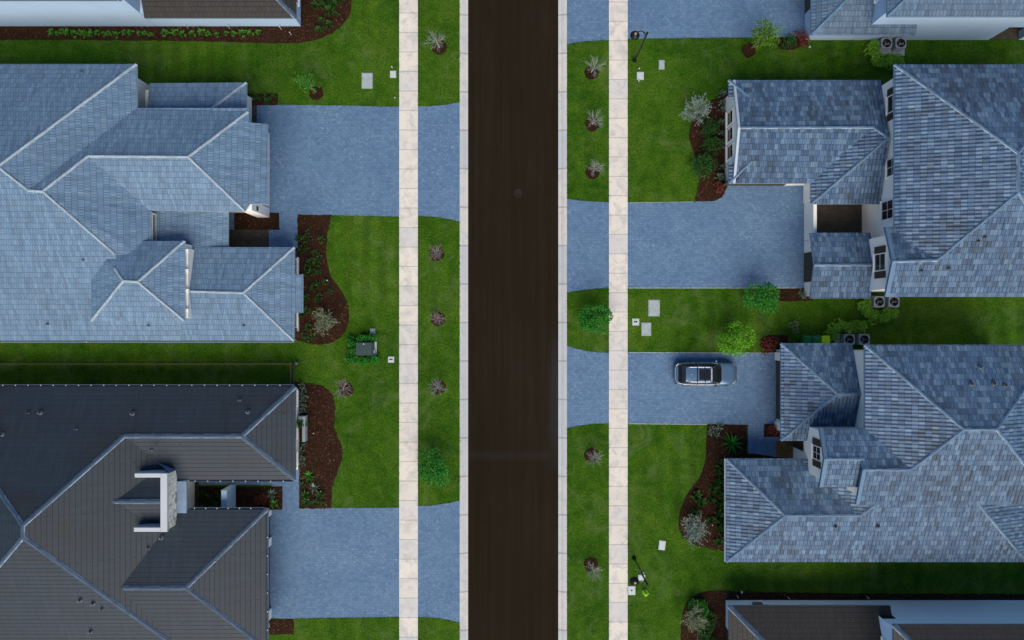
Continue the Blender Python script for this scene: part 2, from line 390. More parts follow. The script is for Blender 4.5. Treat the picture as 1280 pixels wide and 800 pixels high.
strip('footpath', [(499, -.1), (499, .025), (522.4, .025), (522.4, -.1)], M['walk'])
strip('footpath', [(761.2, -.1), (761.2, .025), (784.6, .025), (784.6, -.1)], M['walk2'])

def smooth_poly(pts, closed=True, seg=6):
    "Catmull-Rom through points flagged 'c'; plain corners stay sharp"
    out = []; n = len(pts)
    for i in range(n):
        p1 = pts[i]; p2 = pts[(i+1) % n]
        if len(p1) > 2 and len(p2) > 2:
            p0 = pts[i-1] if len(pts[i-1]) > 2 or True else p1; p3 = pts[(i+2) % n]
            for k in range(seg):
                t = k/seg
                f = lambda a, b_, c, d: 0.5*((2*b_) + (-a+c)*t + (2*a-5*b_+4*c-d)*t*t + (-a+3*b_-3*c+d)*t**3)
                out.append((f(p0[0], p1[0], p2[0], p3[0]), f(p0[1], p1[1], p2[1], p3[1])))
        else: out.append((p1[0], p1[1]))
    return out
def rough_edge(pts, amp, step=4.0):
    out = []; n = len(pts)
    for i in range(n):
        a = pts[i]; b_ = pts[(i+1) % n]; d = math.dist(a, b_); k = max(1, int(d/step))
        for j in range(k):
            t = j/k
            out.append((a[0]+(b_[0]-a[0])*t + rnd.uniform(-amp, amp), a[1]+(b_[1]-a[1])*t + rnd.uniform(-amp, amp)))
    return out
def area(pts): return sum(pts[i][0]*pts[(i+1) % len(pts)][1]-pts[(i+1) % len(pts)][0]*pts[i][1] for i in range(len(pts)))
def sheet(name, pts, z, mat, amp=0.0, m0=None):
    pts = smooth_poly(pts)
    if amp: pts = rough_edge(pts, amp)
    q = [P(x, y) for x, y in pts]
    if area([(p.x, p.y) for p in q]) < 0: q = q[::-1]
    b = MB(); b.prism(q, -.05, z, 0)
    return struct(b.build(name, mat))
def flare(x0, x1, ya, yb, da, db):
    "driveway apron between footpath and kerb, widening to the kerb"
    k = [(0, 0), (.3, .08), (.55, .28), (.8, .62), (1, 1)]
    return [(x0+(x1-x0)*t, ya-da*e) for t, e in k] + [(x0+(x1-x0)*t, yb+db*e) for t, e in k[::-1]]
DZ = .013
# left, upper
sheet('driveway', [(296,131),(350,131,1),(430,132,1),(499,133.5),(499,270.5),(372,268),(372,312),(270,312),(270,262),(296,262)], DZ, M['paver'], .25)
sheet('driveway', flare(522.4, KL0, 133, 270, 5, 7), DZ, M['paver'], .2)
# left, lower
sheet('driveway', [(325,636),(340,636),(340,606),(226,606),(226,596),(366,596),(366,586),(374,586),(374,635),(499,634.5),(499,771),(410,772,1),(360,773,1),(325,772)], DZ, M['paver'], .25)
sheet('driveway', flare(522.4, KL0, 632.5, 771, 7, 7), DZ, M['paver'], .2)
# right, top / middle / lower
sheet('driveway', [(784.6,-95),(1014,-95),(1014,46),(900,47),(784.6,48.5)], DZ, M['paver'], .25)
sheet('driveway', flare(761.2, KR1, -90, 50, 5, 5), DZ, M['paver'], .2)
sheet('driveway', [(784.6,253),(830,253.5,1),(868,252,1),(893,250.5,1),(903,244,1),(908,232,1),(909,222),(1030,222),(1030,359.5),(784.6,359.5)], DZ, M['paver'], .25)
sheet('driveway', flare(761.2, KR1, 252.5, 360, 4, 6), DZ, M['paver'], .2)
sheet('driveway', [(784.6,441),(990,442),(990,575),(935,567),(935,531),(900,530),(784.6,529)], DZ, M['paver'], .25)
sheet('driveway', flare(761.2, KR1, 441, 529, 9, 6), DZ, M['paver'], .2)
# pale edging lines where a driveway meets the grass
def edging(a, b_, w_=.9):
    q = MB(); p0 = P(*a); p1 = P(*b_); d = (p1-p0).normalized(); n = Vector((-d.y, d.x, 0))*w_*S*.5
    q.prism([p0-n, p1-n, p1+n, p0+n], -.04, .022); return struct(q.build('driveway_edging', M['concrete']))
edging((785.5, 440.6), (975, 441.4)); edging((785.5, 529.6), (884, 530.4)); edging((785.5, 360), (1003, 360)); edging((785.5, 253.4), (866, 252.4), .6)

BZ = .035
BEDS = []
def bed(pts, amp=.7): BEDS.append(smooth_poly(pts)); return sheet('mulch_bed', pts, BZ, M['mulch'], amp)
bed([(-60,28),(376,30),(376,-30),(440,-30),(439,10,1),(430,29,1),(410,44,1),(380,52.5,1),(330,54,1),(270,52,1),(100,50,1),(-60,50)])
bed([(372,269),(414,269),(409,295,1),(408.5,322,1),(414,346,1),(428,366,1),(435.5,387,1),(433,412,1),(417,427,1),(395,431,1),(372,426),(366,420),(366,310),(372,310)])
bed([(309,117),(347,117),(347,131.5),(309,131.5)], .4)
bed([(366,477),(392,480,1),(408,486,1),(417,498,1),(419,518,1),(418,535,1),(425,552,1),(428,570,1),(422,590,1),(415.5,610,1),(414,635.5),(374.5,635.5),(374,560),(366,560)])
bed([(333,774),(367,774),(367,793),(333,793)], .5)
bed([(868,252),(874,228,1),(871,202,1),(863,178,1),(862,160,1),(872,142,1),(890,125,1),(912,112),(912,225),(907,238,1),(902,247,1),(893,251)])
bed([(960,360.5),(1016,360.5),(1016,376),(975,377)], .7)
bed([(884,530.8),(933.5,531.5),(933.5,566),(990,574),(910,576),(910,690),(880,684,1),(860,677,1),(850,664,1),(849,645,1),(857,622,1),(873,598,1),(882,573,1)])
bed([(955,530),(976,530),(976,546),(955,546)], .3)
bed([(950,431,1),(954,422,1),(965,419,1),(985,419),(985,441.5),(960,441,1)])
bed([(852,830),(851,790,1),(853,768,1),(860,752,1),(874,742,1),(898,738.5,1),(960,740,1),(1100,742,1),(1400,743),(1400,752),(909,752),(909,830)])
bed([(968,48),(1010,46),(1010,56),(990,62,1),(974,60,1)], .7)
bed([(248,608),(353,608),(353,637),(248,637)], .2)
bed([(293,266),(349,266),(349,287),(293,287)], .2)
def ring(px, py, r=9.5):
    pts = [(px+math.cos(a)*r*rnd.uniform(.9, 1.1), py+math.sin(a)*r*rnd.uniform(.9, 1.1)) for a in [2*math.pi*i/18 for i in range(18)]]
    return sheet('mulch_ring', pts, BZ, M['mulch'], .4)
def floor_(name, px0, py0, px1, py1, mat, z=.03): return sheet(name, [(px0,py0),(px1,py0),(px1,py1),(px0,py1)], z, mat)
floor_('courtyard_floor', 1012, 240, 1082, 300, M['paver_dark'])
floor_('porch_floor', 970, 551, 1030, 580, M['lamplit_paving'])
floor_('courtyard_floor', 284, 287, 336, 312, M['paver_dark'])
floor_('courtyard_floor', 222, 598, 249, 640, M['paver_dark'])  # shadowed strip by the entry, its shade painted as dark floor
floor_('courtyard_floor', 312, 131, 321, 153, M['paver_dark'])

# grass that leans over the hard edges
def fringe(segs, dens=16):
    q = MB(); r_ = random.Random(77)
    for a, b_ in segs:
        a = P(*a); b_ = P(*b_); L = (b_-a).length; d = (b_-a)/max(L, 1e-6); n = Vector((-d.y, d.x, 0)); wob = r_.uniform(0, 6)
        for i in range(int(L*dens)):
            t = r_.uniform(0, L); o = a + d*t + n*r_.uniform(-.07, .07)*(1+.8*math.sin(t*1.7+wob)*math.sin(t*.63+wob))
            for j in range(3):
                an = r_.uniform(0, 6.28); h_ = r_.uniform(.03, .075); e = Vector((math.cos(an)*h_*.9, math.sin(an)*h_*.9, h_)); s_ = Vector((-math.sin(an), math.cos(an), 0))*.012
                q.face([o-s_, o+s_, o+e])
    o = q.build('grass_fringe', M['lawn']); o['kind'] = 'stuff'
F = []
for x, gaps in ((499, ((133.5,270.5),(634.5,771))), (522.6, ((133,270),(632.5,771))), (574.4, ((128,277),(626,778)))):
    y = -20
    for g0, g1 in list(gaps)+[(820,820)]: F.append(((x,y),(x,g0))); y = g1
for x, gaps in ((709, ((-100,55),(249,366),(432,535))), (761, ((-100,50),(253,360),(441,529))), (784.8, ((-100,48.5),(253,359.5),(441,529)))):
    y = -20
    for g0, g1 in list(gaps)+[(820,820)]:
        if g0 > y: F.append(((x,y),(x,g0)))
        y = g1
F += [((350,131),(430,132)),((430,132),(499,133.5)),((414,269),(499,270.5)),((414,635.2),(499,634.5)),((367,773),(499,771)),((785,48.5),(968,47)),((785,253),(868,252.5)),((785,359.5),(960,359.5)),((785,441),(950,441)),((785,529),(884,530)),
      ((522,133),(548,131)),((548,131),(574,127)),((522,270),(548,272)),((548,272),(574,278)),((522,632.5),(548,630.5)),((548,630.5),(574,625)),((522,771),(548,773)),((548,773),(574,778)),
      ((708,54),(734,51)),((734,51),(761,50)),((708,248),(734,251)),((734,251),(761,252.5)),((708,366),(734,362)),((734,362),(761,360)),((708,432),(734,438)),((734,438),(761,441)),((708,535),(734,531)),((734,531),(761,529))]
fringe(F)
# loose bark chips lying on the beds
q = MB(); r_ = random.Random(5)
def inside(x, y, pl):
    c = False
    for i in range(len(pl)):
        (x1, y1), (x2, y2) = pl[i][:2], pl[i-1][:2]
        if (y1 > y) != (y2 > y) and x < (x2-x1)*(y-y1)/(y2-y1)+x1: c = not c
    return c
for pl in BEDS:
    x0, x1 = max(-5, min(p[0] for p in pl)), min(1285, max(p[0] for p in pl)); y0, y1 = max(-5, min(p[1] for p in pl)), min(805, max(p[1] for p in pl))
    for i in range(int((x1-x0)*(y1-y0)*.16)):
        x, y = r_.uniform(x0-1, x1+1), r_.uniform(y0-1, y1+1)
        if not inside(x, y, pl): continue
        o = P(x, y, BZ+.012); a = r_.uniform(0, 6.28); d = Vector((math.cos(a), math.sin(a), r_.uniform(-.25,.25)))*r_.uniform(.03,.085); n = Vector((-d.y, d.x, r_.uniform(-.02,.02)))*r_.uniform(.25,.5)
        q.face([o-d-n, o+d-n, o+d*.8+n, o-d*.9+n])
o = q.build('bark_chips', leaf_mat('loose_bark', (.010,.005,.003), (.052,.023,.011), (.12,.07,.04))); o['kind'] = 'stuff'
b0 = P(647.5, 241, -.09); q = MB(); q.lathe(b0, [(.34,-.01),(.34,.012),(.29,.012),(.28,.004),(.0,.008)], 24); tag(q.build('manhole_cover', plain('worn_iron', (.022,.018,.013), .85, spec=.1), None, b0), 'round worn iron cover in the middle of the dark road', 'manhole cover')

# ------------------------------------------------------------------ house kit
ROOFS = {}
def house(px, py, label): 
    h = thing('house', P(px, py), label, 'house', 'houses along the street'); ROOFS[h.name] = []
    return h
class Kit: pass
def kit(tile, cap, edge, fascia, wall, capw):
    k = Kit(); k.tile = M[tile]; k.cap = M[cap]; k.edge = M[edge]; k.fascia = M[fascia]; k.wall = M[wall]; k.capw = capw; return k
def ridge(k, roofo, a, b_):
    d = (b_-a); 
    if d.length < .05: return
    dh = Vector((d.x, d.y, 0)).normalized(); n = Vector((-dh.y, dh.x, 0)); up = Vector((0, 0, 1)); w_ = k.capw/2
    nseg = max(1, int(d.length/.38)); q = MB()
    prof = [(-1, -.055), (-.72, .04), (-.3, .075), (.3, .075), (.72, .04), (1, -.055)]
    for i in range(nseg):                                     # one short overlapping cap after another
        p0 = a + d*(i/nseg); p1 = a + d*((i+1.06)/nseg) if i < nseg-1 else b_
        l0, l1 = .014, 0.0
        rows = [[p0 + n*(s*w_) + up*(z+l1) for s, z in prof], [p1 + n*(s*w_*1.05) + up*(z+l0) for s, z in prof]]
        for j in range(5):
            q.face([rows[0][j+1], rows[0][j], rows[1][j], rows[1][j+1]][::-1] if False else [rows[0][j], rows[1][j], rows[1][j+1], rows[0][j+1]][::-1], 1 if j in (0, 4) else 0)
        q.face(rows[1], 1)
    q.build('ridge_cap', [k.cap, k.edge], roofo)
def roof(h, k, faces, caps=(), th=.20, tile=None):
    q = MB(); key = lambda p: (round(p.x, 3), round(p.y, 3), round(p.z, 3)); cnt = {}
    dn = Vector((0, 0, -th)); fs = []
    for f in faces:
        f = [Vector(p) for p in f]; n = Vector((0, 0, 0))
        for i in range(len(f)): n += f[i].cross(f[(i+1) % len(f)])
        if n.z < 0: f = f[::-1]
        fs.append(f); q.face(f, 0); q.face([p+dn for p in f][::-1], 1)
        for i in range(len(f)):
            a, c = f[i], f[(i+1) % len(f)]; kk = tuple(sorted((key(a), key(c)))); cnt.setdefault(kk, []).append((a, c))
    for kk, e in cnt.items():
        if len(e) == 1:
            a, c = e[0]; q.face([a+dn, c+dn, c, a], 1)
    o = q.build('roof', [tile or k.tile, k.fascia], h, uv=True)
    ROOFS[h.name] += fs
    for a, c in caps: ridge(k, o, Vector(a), Vector(c))
    return o
def hip(h, k, u0, u1, v0, v1, ze, sl, west='hip', east='hip', th=.2, along='u'):
    "hip or gable roof over a plan rectangle (ground pixels); the ridge runs along u or v"
    if along == 'u':
        X = lambda u, v, z: W(u, v, z); a0, a1, c0, c1 = u0, u1, v0, v1
    else:
        X = lambda u, v, z: W(v, u, z); a0, a1, c0, c1 = v0, v1, u0, u1
    hw = (c1-c0)/2; zr = ze + sl*hw*S; cm = (c0+c1)/2
    r0 = a0+hw if west == 'hip' else a0; r1 = a1-hw if east == 'hip' else a1
    A, B, Cc, D = X(a0,c0,ze), X(a1,c0,ze), X(a1,c1,ze), X(a0,c1,ze); r0p, r1p = X(r0,cm,zr), X(r1,cm,zr)
    faces = [[A, B, r1p, r0p], [D, Cc, r1p, r0p]]; caps = [(r0p, r1p)]
    if west == 'hip': faces.append([A, r0p, D]); caps += [(A, r0p), (D, r0p)]
    if east == 'hip': faces.append([B, r1p, Cc]); caps += [(B, r1p), (Cc, r1p)]
    return roof(h, k, faces, caps, th)
def wall(h, k, u0, u1, v0, v1, z0, z1, mat=None, name='wall'):
    q = MB(); a = W(u0, v1); c = W(u1, v0); q.box(a.x, a.y, z0, c.x, c.y, z1, 0, False)
    return q.build(name, mat or k.wall, h)
def gable(h, k, u, t, v0, v1, ze, zr, mat=None):
    "triangular gable wall in the plane x = u, t metres thick towards -x"
    q = MB(); x = u*S; a = [W(0, v0, ze), W(0, v1, ze), W(0, (v0+v1)/2, zr)]
    f = [Vector((x, p.y, p.z)) for p in a]; g = [Vector((x+t, p.y, p.z)) for p in a]
    q.face(f); q.face(g[::-1])
    for i in range(3): j = (i+1) % 3; q.face([f[j], f[i], g[i], g[j]])
    return q.build('gable_wall', mat or k.wall, h)
DIRS = {'W': (Vector((-1,0,0)), Vector((0,1,0))), 'E': (Vector((1,0,0)), Vector((0,1,0))), 'N': (Vector((0,1,0)), Vector((1,0,0))), 'S': (Vector((0,-1,0)), Vector((1,0,0)))}
def obox(q, c, n, t, w_, h_, d0, d1, m=0, off=0.0, z=0.0):
    p = c + t*off + Vector((0,0,z)); a = p - t*(w_/2) + n*d0 - Vector((0,0,h_/2)); e = p + t*(w_/2) + n*d1 + Vector((0,0,h_/2))
    q.box(min(a.x,e.x), min(a.y,e.y), a.z, max(a.x,e.x), max(a.y,e.y), e.z, m)
def window(h, c, d, w_=1.2, h_=1.4, shutters=False, bars=1, fw=.07, framemat=None):
    n, t = DIRS[d]; q = MB(); fm = framemat or M['frame']
    for s in (-1, 1):
        obox(q, c, n, t, fw, h_+2*fw, -.05, .05, 0, s*(w_/2+fw/2)); obox(q, c, n, t, w_, fw, -.05, .05, 0, 0, s*(h_/2+fw/2))
    for i in range(bars): obox(q, c, n, t, .03, h_, 0, .035, 0, w_*((i+1)/(bars+1)-.5))
    obox(q, c, n, t, w_, .03, 0, .034, 0, 0, 0)
    f = q.build('window', fm, h)
    q = MB(); obox(q, c, n, t, w_, h_, -.04, .018); q.build('pane', M['glass'], f)
    q = MB(); obox(q, c, n, t, w_+.3, .07, -.02, .12, 0, 0, -h_/2-fw-.04); q.build('sill', fm, f)
    if shutters:
        for s in (-1, 1):
            q = MB(); obox(q, c, n, t, .5, h_+.1, -.02, .045, 0, s*(w_/2+fw+.27)); 
            for i in range(int(h_/.09)): obox(q, c, n, t, .42, .03, .04, .06, 0, s*(w_/2+fw+.27), -h_/2+.06+i*.09)
            q.build('shutter', M['shutter'], h)
def gdoor(h, c, d, w_, h_, mat):
    n, t = DIRS[d]; q = MB()
    for i in range(4): obox(q, c, n, t, w_, h_/4-.02, -.05, .03, 0, 0, -h_/2+h_*(i+.5)/4)
    for i in range(4):
        for j in range(int(w_/.7)): obox(q, c, n, t, .52, h_/4-.2, .02, .045, 0, -w_/2+(j+.5)*w_/int(w_/.7), -h_/2+h_*(i+.5)/4)
    obox(q, c, n, t, w_, h_, -.06, .0); q.build('garage_door', mat, h)
def door(h, c, d, mat):
    n, t = DIRS[d]; q = MB(); obox(q, c, n, t, 1.05, 2.3, -.05, .03)
    for s in (-1, 1):
        for z in (-.5, .55): obox(q, c, n, t, .36, .8, .02, .05, 0, s*.24, z)
    o = q.build('door', mat, h); q = MB(); obox(q, c, n, t, .04, .3, .03, .09, 0, .42, 0); q.build('handle', M['black'], o)
def walllamp(h, c, d):
    n, t = DIRS[d]; q = MB(); obox(q, c, n, t, .12, .2, -.02, .03); p = c+n*.14
    q.lathe(p, [(.02,.2),(.10,.12),(.09,-.16),(.03,-.22)], 8); q.build('wall_lamp', M['black'], h)
def gutter(h, k, a, b_, out, mat, step=.95):
    "gutter along an eave with its bright brackets"
    q = MB(); d = (b_-a); L = d.length; d.normalize(); o = Vector(out)
    prof = [(0, .02), (0, -.11), (.03, -.13), (.09, -.13), (.12, -.11), (.12, .02), (.105, .02), (.10, -.10), (.02, -.11), (.015, .02)]
    rows = [[p + o*(x+.004) + Vector((0,0,z-.04)) for x, z in prof] for p in (a, b_)]
    q.grid(rows, 0, False); g = q.build('gutter', mat, h)
    q = MB()
    for i in range(int(L/step)):
        p = a + d*(step*(i+.5)) + o*.07
        q.box(p.x-.035, p.y-.035, p.z-.05, p.x+.035, p.y+.035, p.z+.015)
    q.build('bracket', M['white_plastic'], g)
def roof_hit(h, px, py):
    d = P(px, py, 0) - Vector((0,0,HC)); o = Vector((0,0,HC)); best = None
    for f in ROOFS[h.name]:
        for i in range(1, len(f)-1):
            a, b_, c = f[0], f[i], f[i+1]; n = (b_-a).cross(c-a)
            if abs(n.dot(d)) < 1e-9: continue
            t = n.dot(a-o)/n.dot(d); p = o+d*t
            if all((y-x).cross(p-x).dot(n) >= -1e-6 for x, y in ((a,b_),(b_,c),(c,a))):
                if best is None or p.z > best.z: best = p
    return best
def vent(h, px, py, r=.09):
    r *= .75
    p = roof_hit(h, px, py)
    if p is None: return
    q = MB(); q.tube(p-Vector((0,0,.1)), p+Vector((0,0,.38)), r, r*.9, 10); q.lathe(p, [(r*2.6,-.12),(r*2.2,.07),(r*1.1,.14)], 10)
    q.build('vent_pipe', M['pipe'], h)

KP = kit('tile_pale', 'cap_pale', 'cap_pale', 'soffit', 'white', .21)
KM = kit('tile_mixed', 'cap_mixed', 'cap_mixed_edge', 'fascia_blue', 'white', .22)
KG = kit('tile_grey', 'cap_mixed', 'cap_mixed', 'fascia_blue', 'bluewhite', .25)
KD = kit('tile_dark', 'cap_dark', 'cap_dark_edge', 'fascia_dark', 'white', .33)
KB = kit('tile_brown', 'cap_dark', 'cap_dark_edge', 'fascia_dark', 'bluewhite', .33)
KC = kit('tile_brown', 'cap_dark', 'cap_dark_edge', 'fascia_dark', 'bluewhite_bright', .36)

# ------------------------------------------------------------------ upper left house, pale tiles
h = house(150, 260, 'wide single storey house under pale blue-grey tiles beside the upper left driveway'); k = KP; L1 = h
ap = P(-3,208,7.8); b0 = P(35,238,7.2); b1 = P(53,239,7.2); c0 = P(110,195,6.2); c1 = P(235,196,6.2); ze = 4.6
ApW = P(-230,205,7.8)
ne = P(170.5,80,ze); nw = P(-420,80,ze)
sE = 3.2; sl = P(-420,426,sE); sr = P(367.5,426,sE)
v1 = P(144,318,5.55)
e1 = P(171,135,ze)
roof(h, k, [
    [nw, ne, ap, ApW],                                                     # main, north slope
    [ne, e1, b0, ap],                                                      # main, east slope
    [b0, e1, P(310,135,ze), P(310,139.5,ze), c1, c0, b1],                  # north slope over ridge and garage
    [b1, c0, P(187,263,ze), P(188.3,264,ze), P(188.3,302,ze), P(172,318,5.1), v1],   # east slope behind the entry
    [c0, c1, P(306,264,ze), P(187,263,ze)],                                # garage, south slope
    [c1, P(310,139.5,ze), P(310,153,ze-.02), P(334.3,155,3.95), P(334.3,255,3.95), P(312,255,4.5), P(306,264,ze)],   # garage, front slope
    [ApW, ap, b0, b1, v1, P(150,345,5.05), P(226,364,4.58), P(226,426,sE), sl], [P(226,364,4.20), P(304,366,4.20), sr, P(226,426,sE)],     # the long south slope
  ], [(ne,ap),(ap,b0),(b0,b1),(b1,c0),(c0,c1),(c1,P(310,139.5,ze)),(c1,P(306,264,ze)),(b1,v1),(ApW,ap)])
# roof pavilion with a clerestory wall
ud = (230.5-640)*(62-4.9)/62; ul = (114-640)*(62-4.9)/62; vn = (301-400)*(62-4.9)/62; vs = (401-400)*(62-4.9)/62
d0 = P(154,351,6.15); d1 = P(172,352,6.15); q0, q1, q2, q3 = W(ul,vn,4.9), W(ud,vn,4.9), W(ud,vs,4.9), W(ul,vs,4.9)
roof(h, k, [[q0,q1,d1,d0],[q1,q2,d1],[q2,q3,d0,d1],[q3,q0,d0]], [(q1,d1),(q2,d1),(d0,d1),(q3,d0),(P(143,335,5.75),d0)])
wall(h, k, ul+8, ud-1.2, vn+3, vs-3, 2.6, 4.69)
q = MB(); a = W(ud-1.1, vs-4); c = W(ud+1.0, vn+8); q.cbox(a.x, a.y, 2.6, c.x, c.y, 4.42, .02); q.build('clerestory_frame', M['white'], h)
for i in range(4):
    q = MB(); a = W(ud-1.15, vn+11+i*23); q.box(a.x, a.y-.12, 4.4, a.x+.25, a.y+.12, 4.66); q.build('eave_bracket', M['white'], h)
# south-east wing
en = P(243,309,sE); enr = P(368,309,sE); er0 = P(236,364,4.20); er1 = P(304,366,4.20)
y0e, y1e = 343, 391; xb = P(368,350,sE).x
zb = sE - .33*(P(379,350,3.0).x - xb)
roof(h, k, [[P(225,309,sE), enr, er1, P(215,364,4.20)],
            [enr, P(368,y0e,sE), P(368,y1e,sE), sr, er1], [P(368,y0e,sE), P(378.5,y0e,zb), P(378.5,y1e,zb), P(368,y1e,sE)]], [(er0,er1),(er1,enr),(er1,sr)])
# entry porch roof
roof(h, k, [[P(186,262,3.75), P(285,262,2.9), P(285,312,2.9), P(262,330,3.08), P(186,330,3.75)]])
# low wing on the north side
a0 = P(187,104,2.7); a1 = P(308,103,2.7); roof(h, k, [[a0, a1, P(264,136,3.4), P(184,136,3.4)], [a1, P(308,140,2.7), P(264,136,3.4)]], [(a1,P(264,136,3.4))])
# walls
wall(h, k, -880, -450, -291, -55, 0, 4.35); wall(h, k, -880, -449.6, -54.9, 14, 0, 2.95); wall(h, k, -449, -311, -235, -134, 0, 4.35); wall(h, k, -449, -419, -125.5, -80, 0, 4.3)
wall(h, k, -310.9, -303, -232, -140, 0, 3.6, name='garage_front')
wall(h, k, -449.5, -266, -78, 14, 0, 2.95); wall(h, k, -440, -325, -276, -236, 0, 2.5)
window(h, W(-419, -105, 3.98), 'E', 2.3, .5, bars=0)
q = MB(); a = P(311,269,0); 
pa = W(-303,-128); pb = W(-318,-141); q.cbox(pb.x, pa.y, 0, pa.x, pb.y, 4.25, .03); q.build('corner_pier', M['white'], h)
q = MB(); pc = W(-303,-128); q.box(pc.x-.02, pc.y+.12, 2.9, pc.x+.06, pc.y+.42, 3.2); q.build('wall_vent', M['black'], h)
gdoor(h, W(-303,-172,1.25), 'E', 3.0, 2.4, M['gdoor_w']); gdoor(h, W(-303,-214,1.25), 'E', 2.4, 2.4, M['gdoor_w'])
q = MB(); a = W(-303,-225); c = W(-301.5,-150); q.box(a.x, a.y, 2.55, c.x, c.y, 2.72); q.build('door_trim', M['white_plastic'], h)
door(h, W(-419,-106,1.15), 'E', M['door'])
window(h, W(-266,-66,1.6), 'E', 1.1, 1.5, True); window(h, W(-266,0,1.6), 'E', 1.1, 1.5, True); window(h, W(-266,-32,1.6), 'E', 1.6, 1.5)
for u in (-560, -480, -400, -320): window(h, W(u, 14, 1.7), 'S', 1.0, 1.2)
for u in (-560, -490): window(h, W(u, -291, 1.7), 'N', 1.0, 1.2)
window(h, W(-380, -276, 1.5), 'N', .9, 1.0)
for px, py in ((105,325),(60,405),(186,407),(305,407),(103,90)): vent(h, px, py, .05)
gutter(h, k, P(0,426.2,sE), P(367,426.2,sE), (0,-1,0), M['soffit'], 13)

# ------------------------------------------------------------------ lower left house, dark tiles
h = house(150, 650, 'house under dark brown tiles with pale ridge caps and a white U-shaped parapet'); k = KD; L2 = h
ze = 3.0; nE = P(369,483,ze); nW = P(-420,483,ze); r0 = P(155,545,4.4); r1 = P(302,545,4.4); sE_ = P(369,600,ze)
t0 = P(28,657,6.8); t1 = P(28,672,6.8); w0 = W(-695,79,ze); w1 = W(-695,392,ze); sS = 392
e2 = P(154,735,4.5); e3 = P(232,735,4.5); se = P(333,637,ze); vv = W(-395,190.4,ze); ve = W(-395,sS,ze)
roof(h, k, [
    [w0, nE, r1, r0, t0], [nE, sE_, r1], [r0, r1, sE_, vv],
    [t0, r0, vv, ve, t1],
    [t0, t1, w1, w0], [t1, ve, w1]],
   [(nE,r1),(r1,r0),(r1,sE_),(r0,t0),(t0,t1),(t0,w0),(t1,w1),(t1,ve)])
ue = (333-640)*(59/62)
roof(h, k, [[W(-400,225.6,ze), W(ue,225.6,ze), e3, P(120,735,4.5)], [W(ue,225.6,ze), W(ue,sS,ze), e3], [P(120,735,4.5), e3, W(ue,sS,ze), W(-430,sS,ze)]],
     [(e2,e3),(e3,W(ue,225.6,ze)),(e3,W(ue,sS,ze))])
wall(h, k, -686, -396.5, 89, 384, 0, 2.75); wall(h, k, -396, -266, 88, 181, 0, 2.75); wall(h, k, -396, -303, 235, 384, 0, 2.75)
# entry tower: parapet on three sides, stone front, small gable roof and a flat canopy
zt = 4.9
def slabbox(name, u0, u1, v0, v1, z0, z1, mat, c=.03):
    q = MB(); a = W(u0, v1); e = W(u1, v0); q.cbox(a.x, a.y, z0, e.x, e.y, z1, c); return q.build(name, mat, h)
slabbox('stone_front', -404, -398, 178, 242.5, 0, zt-.22, M['stone'])
slabbox('parapet_cap', -405, -397, 176.5, 244, zt-.22, zt, M['greywhite'])
slabbox('parapet', -435, -405.1, 176.5, 181.5, 2.8, zt-.05, M['greywhite']); slabbox('parapet', -436, -405.1, 239, 244, 2.8, zt-.05, M['greywhite'])
q = MB(); pts = [W(-399,176.3,2.9), W(-399,176.3,4.5), W(-420,176.3,3.3)]
roof(h, k, [[W(-470,210,4.62), W(-405.2,210,4.62), W(-405.2,181.7,3.75), W(-440,181.7,3.75)], [W(-470,210,4.62), W(-405.2,210,4.62), W(-405.2,238.8,3.75), W(-440,238.8,3.75)]], [(W(-468,210,4.62), W(-405.5,210,4.62))], .1)
slabbox('canopy', -397.8, -386.0, 191, 229, 2.95, 3.2, M['fascia_blue'])
q = MB(); a0 = W(-397,150,2.9); 
q.face([W(-398,177,4.4), W(-398,177,2.95), W(-421,166,3.45)]); q.face([W(-398,176.7,4.4), W(-421,165.7,3.45), W(-398,176.7,2.95)])
q.face([W(-398,177,4.4), W(-421,166,3.45), W(-421,165.7,3.45), W(-398,176.7,4.4)]); q.build('side_flashing', M['fascia_blue'], h)
door(h, W(-398,210,1.15), 'E', M['door'])
q = MB(); a = W(-352, 237); c = W(-345, 206); q.cbox(a.x, a.y, 0, c.x, c.y, 2.0, .03); q.build('courtyard_wall', M['bluewhite'], h)
for v in (88, 128, 165): window(h, W(-266, v+8, 1.6), 'E', 1.1, 1.4)
for v, tt in ((262,4.6),(330,4.6)): gdoor(h, W(-303, v+12, 1.2), 'E', tt, 2.3, M['gdoor'])
for u in (-600, -520, -430, -340): window(h, W(u, 89, 1.7), 'N', 1.0, 1.2)
# white pillars between the garage doors
for v0, v1_ in ((237, 243.5), (271, 281), (360, 372)):
    q = MB(); a = W(-303, v1_); c = W(-300.5 + 0, v0); q.cbox(a.x, a.y, 0, c.x, c.y, 2.6, .02); q.build('pillar', M['white'], h)
gutter(h, k, P(-20,482.8,ze), P(368,482.8,ze), (0,1,0), M['fascia_dark'])
gutter(h, k, P(236,600.3,ze), P(367,600.3,ze), (0,-1,0), M['fascia_dark'])
gutter(h, k, P(236,636.6,ze), P(331,636.6,ze), (0,1,0), M['fascia_dark'], .85)
gutter(h, k, W(ue+.2,380,ze), W(ue+.2,228,ze), (1,0,0), M['fascia_dark'], 1.4)
for px, py, r_ in ((36,516,.05),(51,516,.1),(166,517,.1),(310,515,.1),(300,500,.07),(3,543,.1),(96,536,.05),(101,750,.11),(117,754,.11),(128,761,.07),(114,789,.1),(189,562,.07),(202,672,.1),(186,685,.07)): vent(h, px, py, r_)

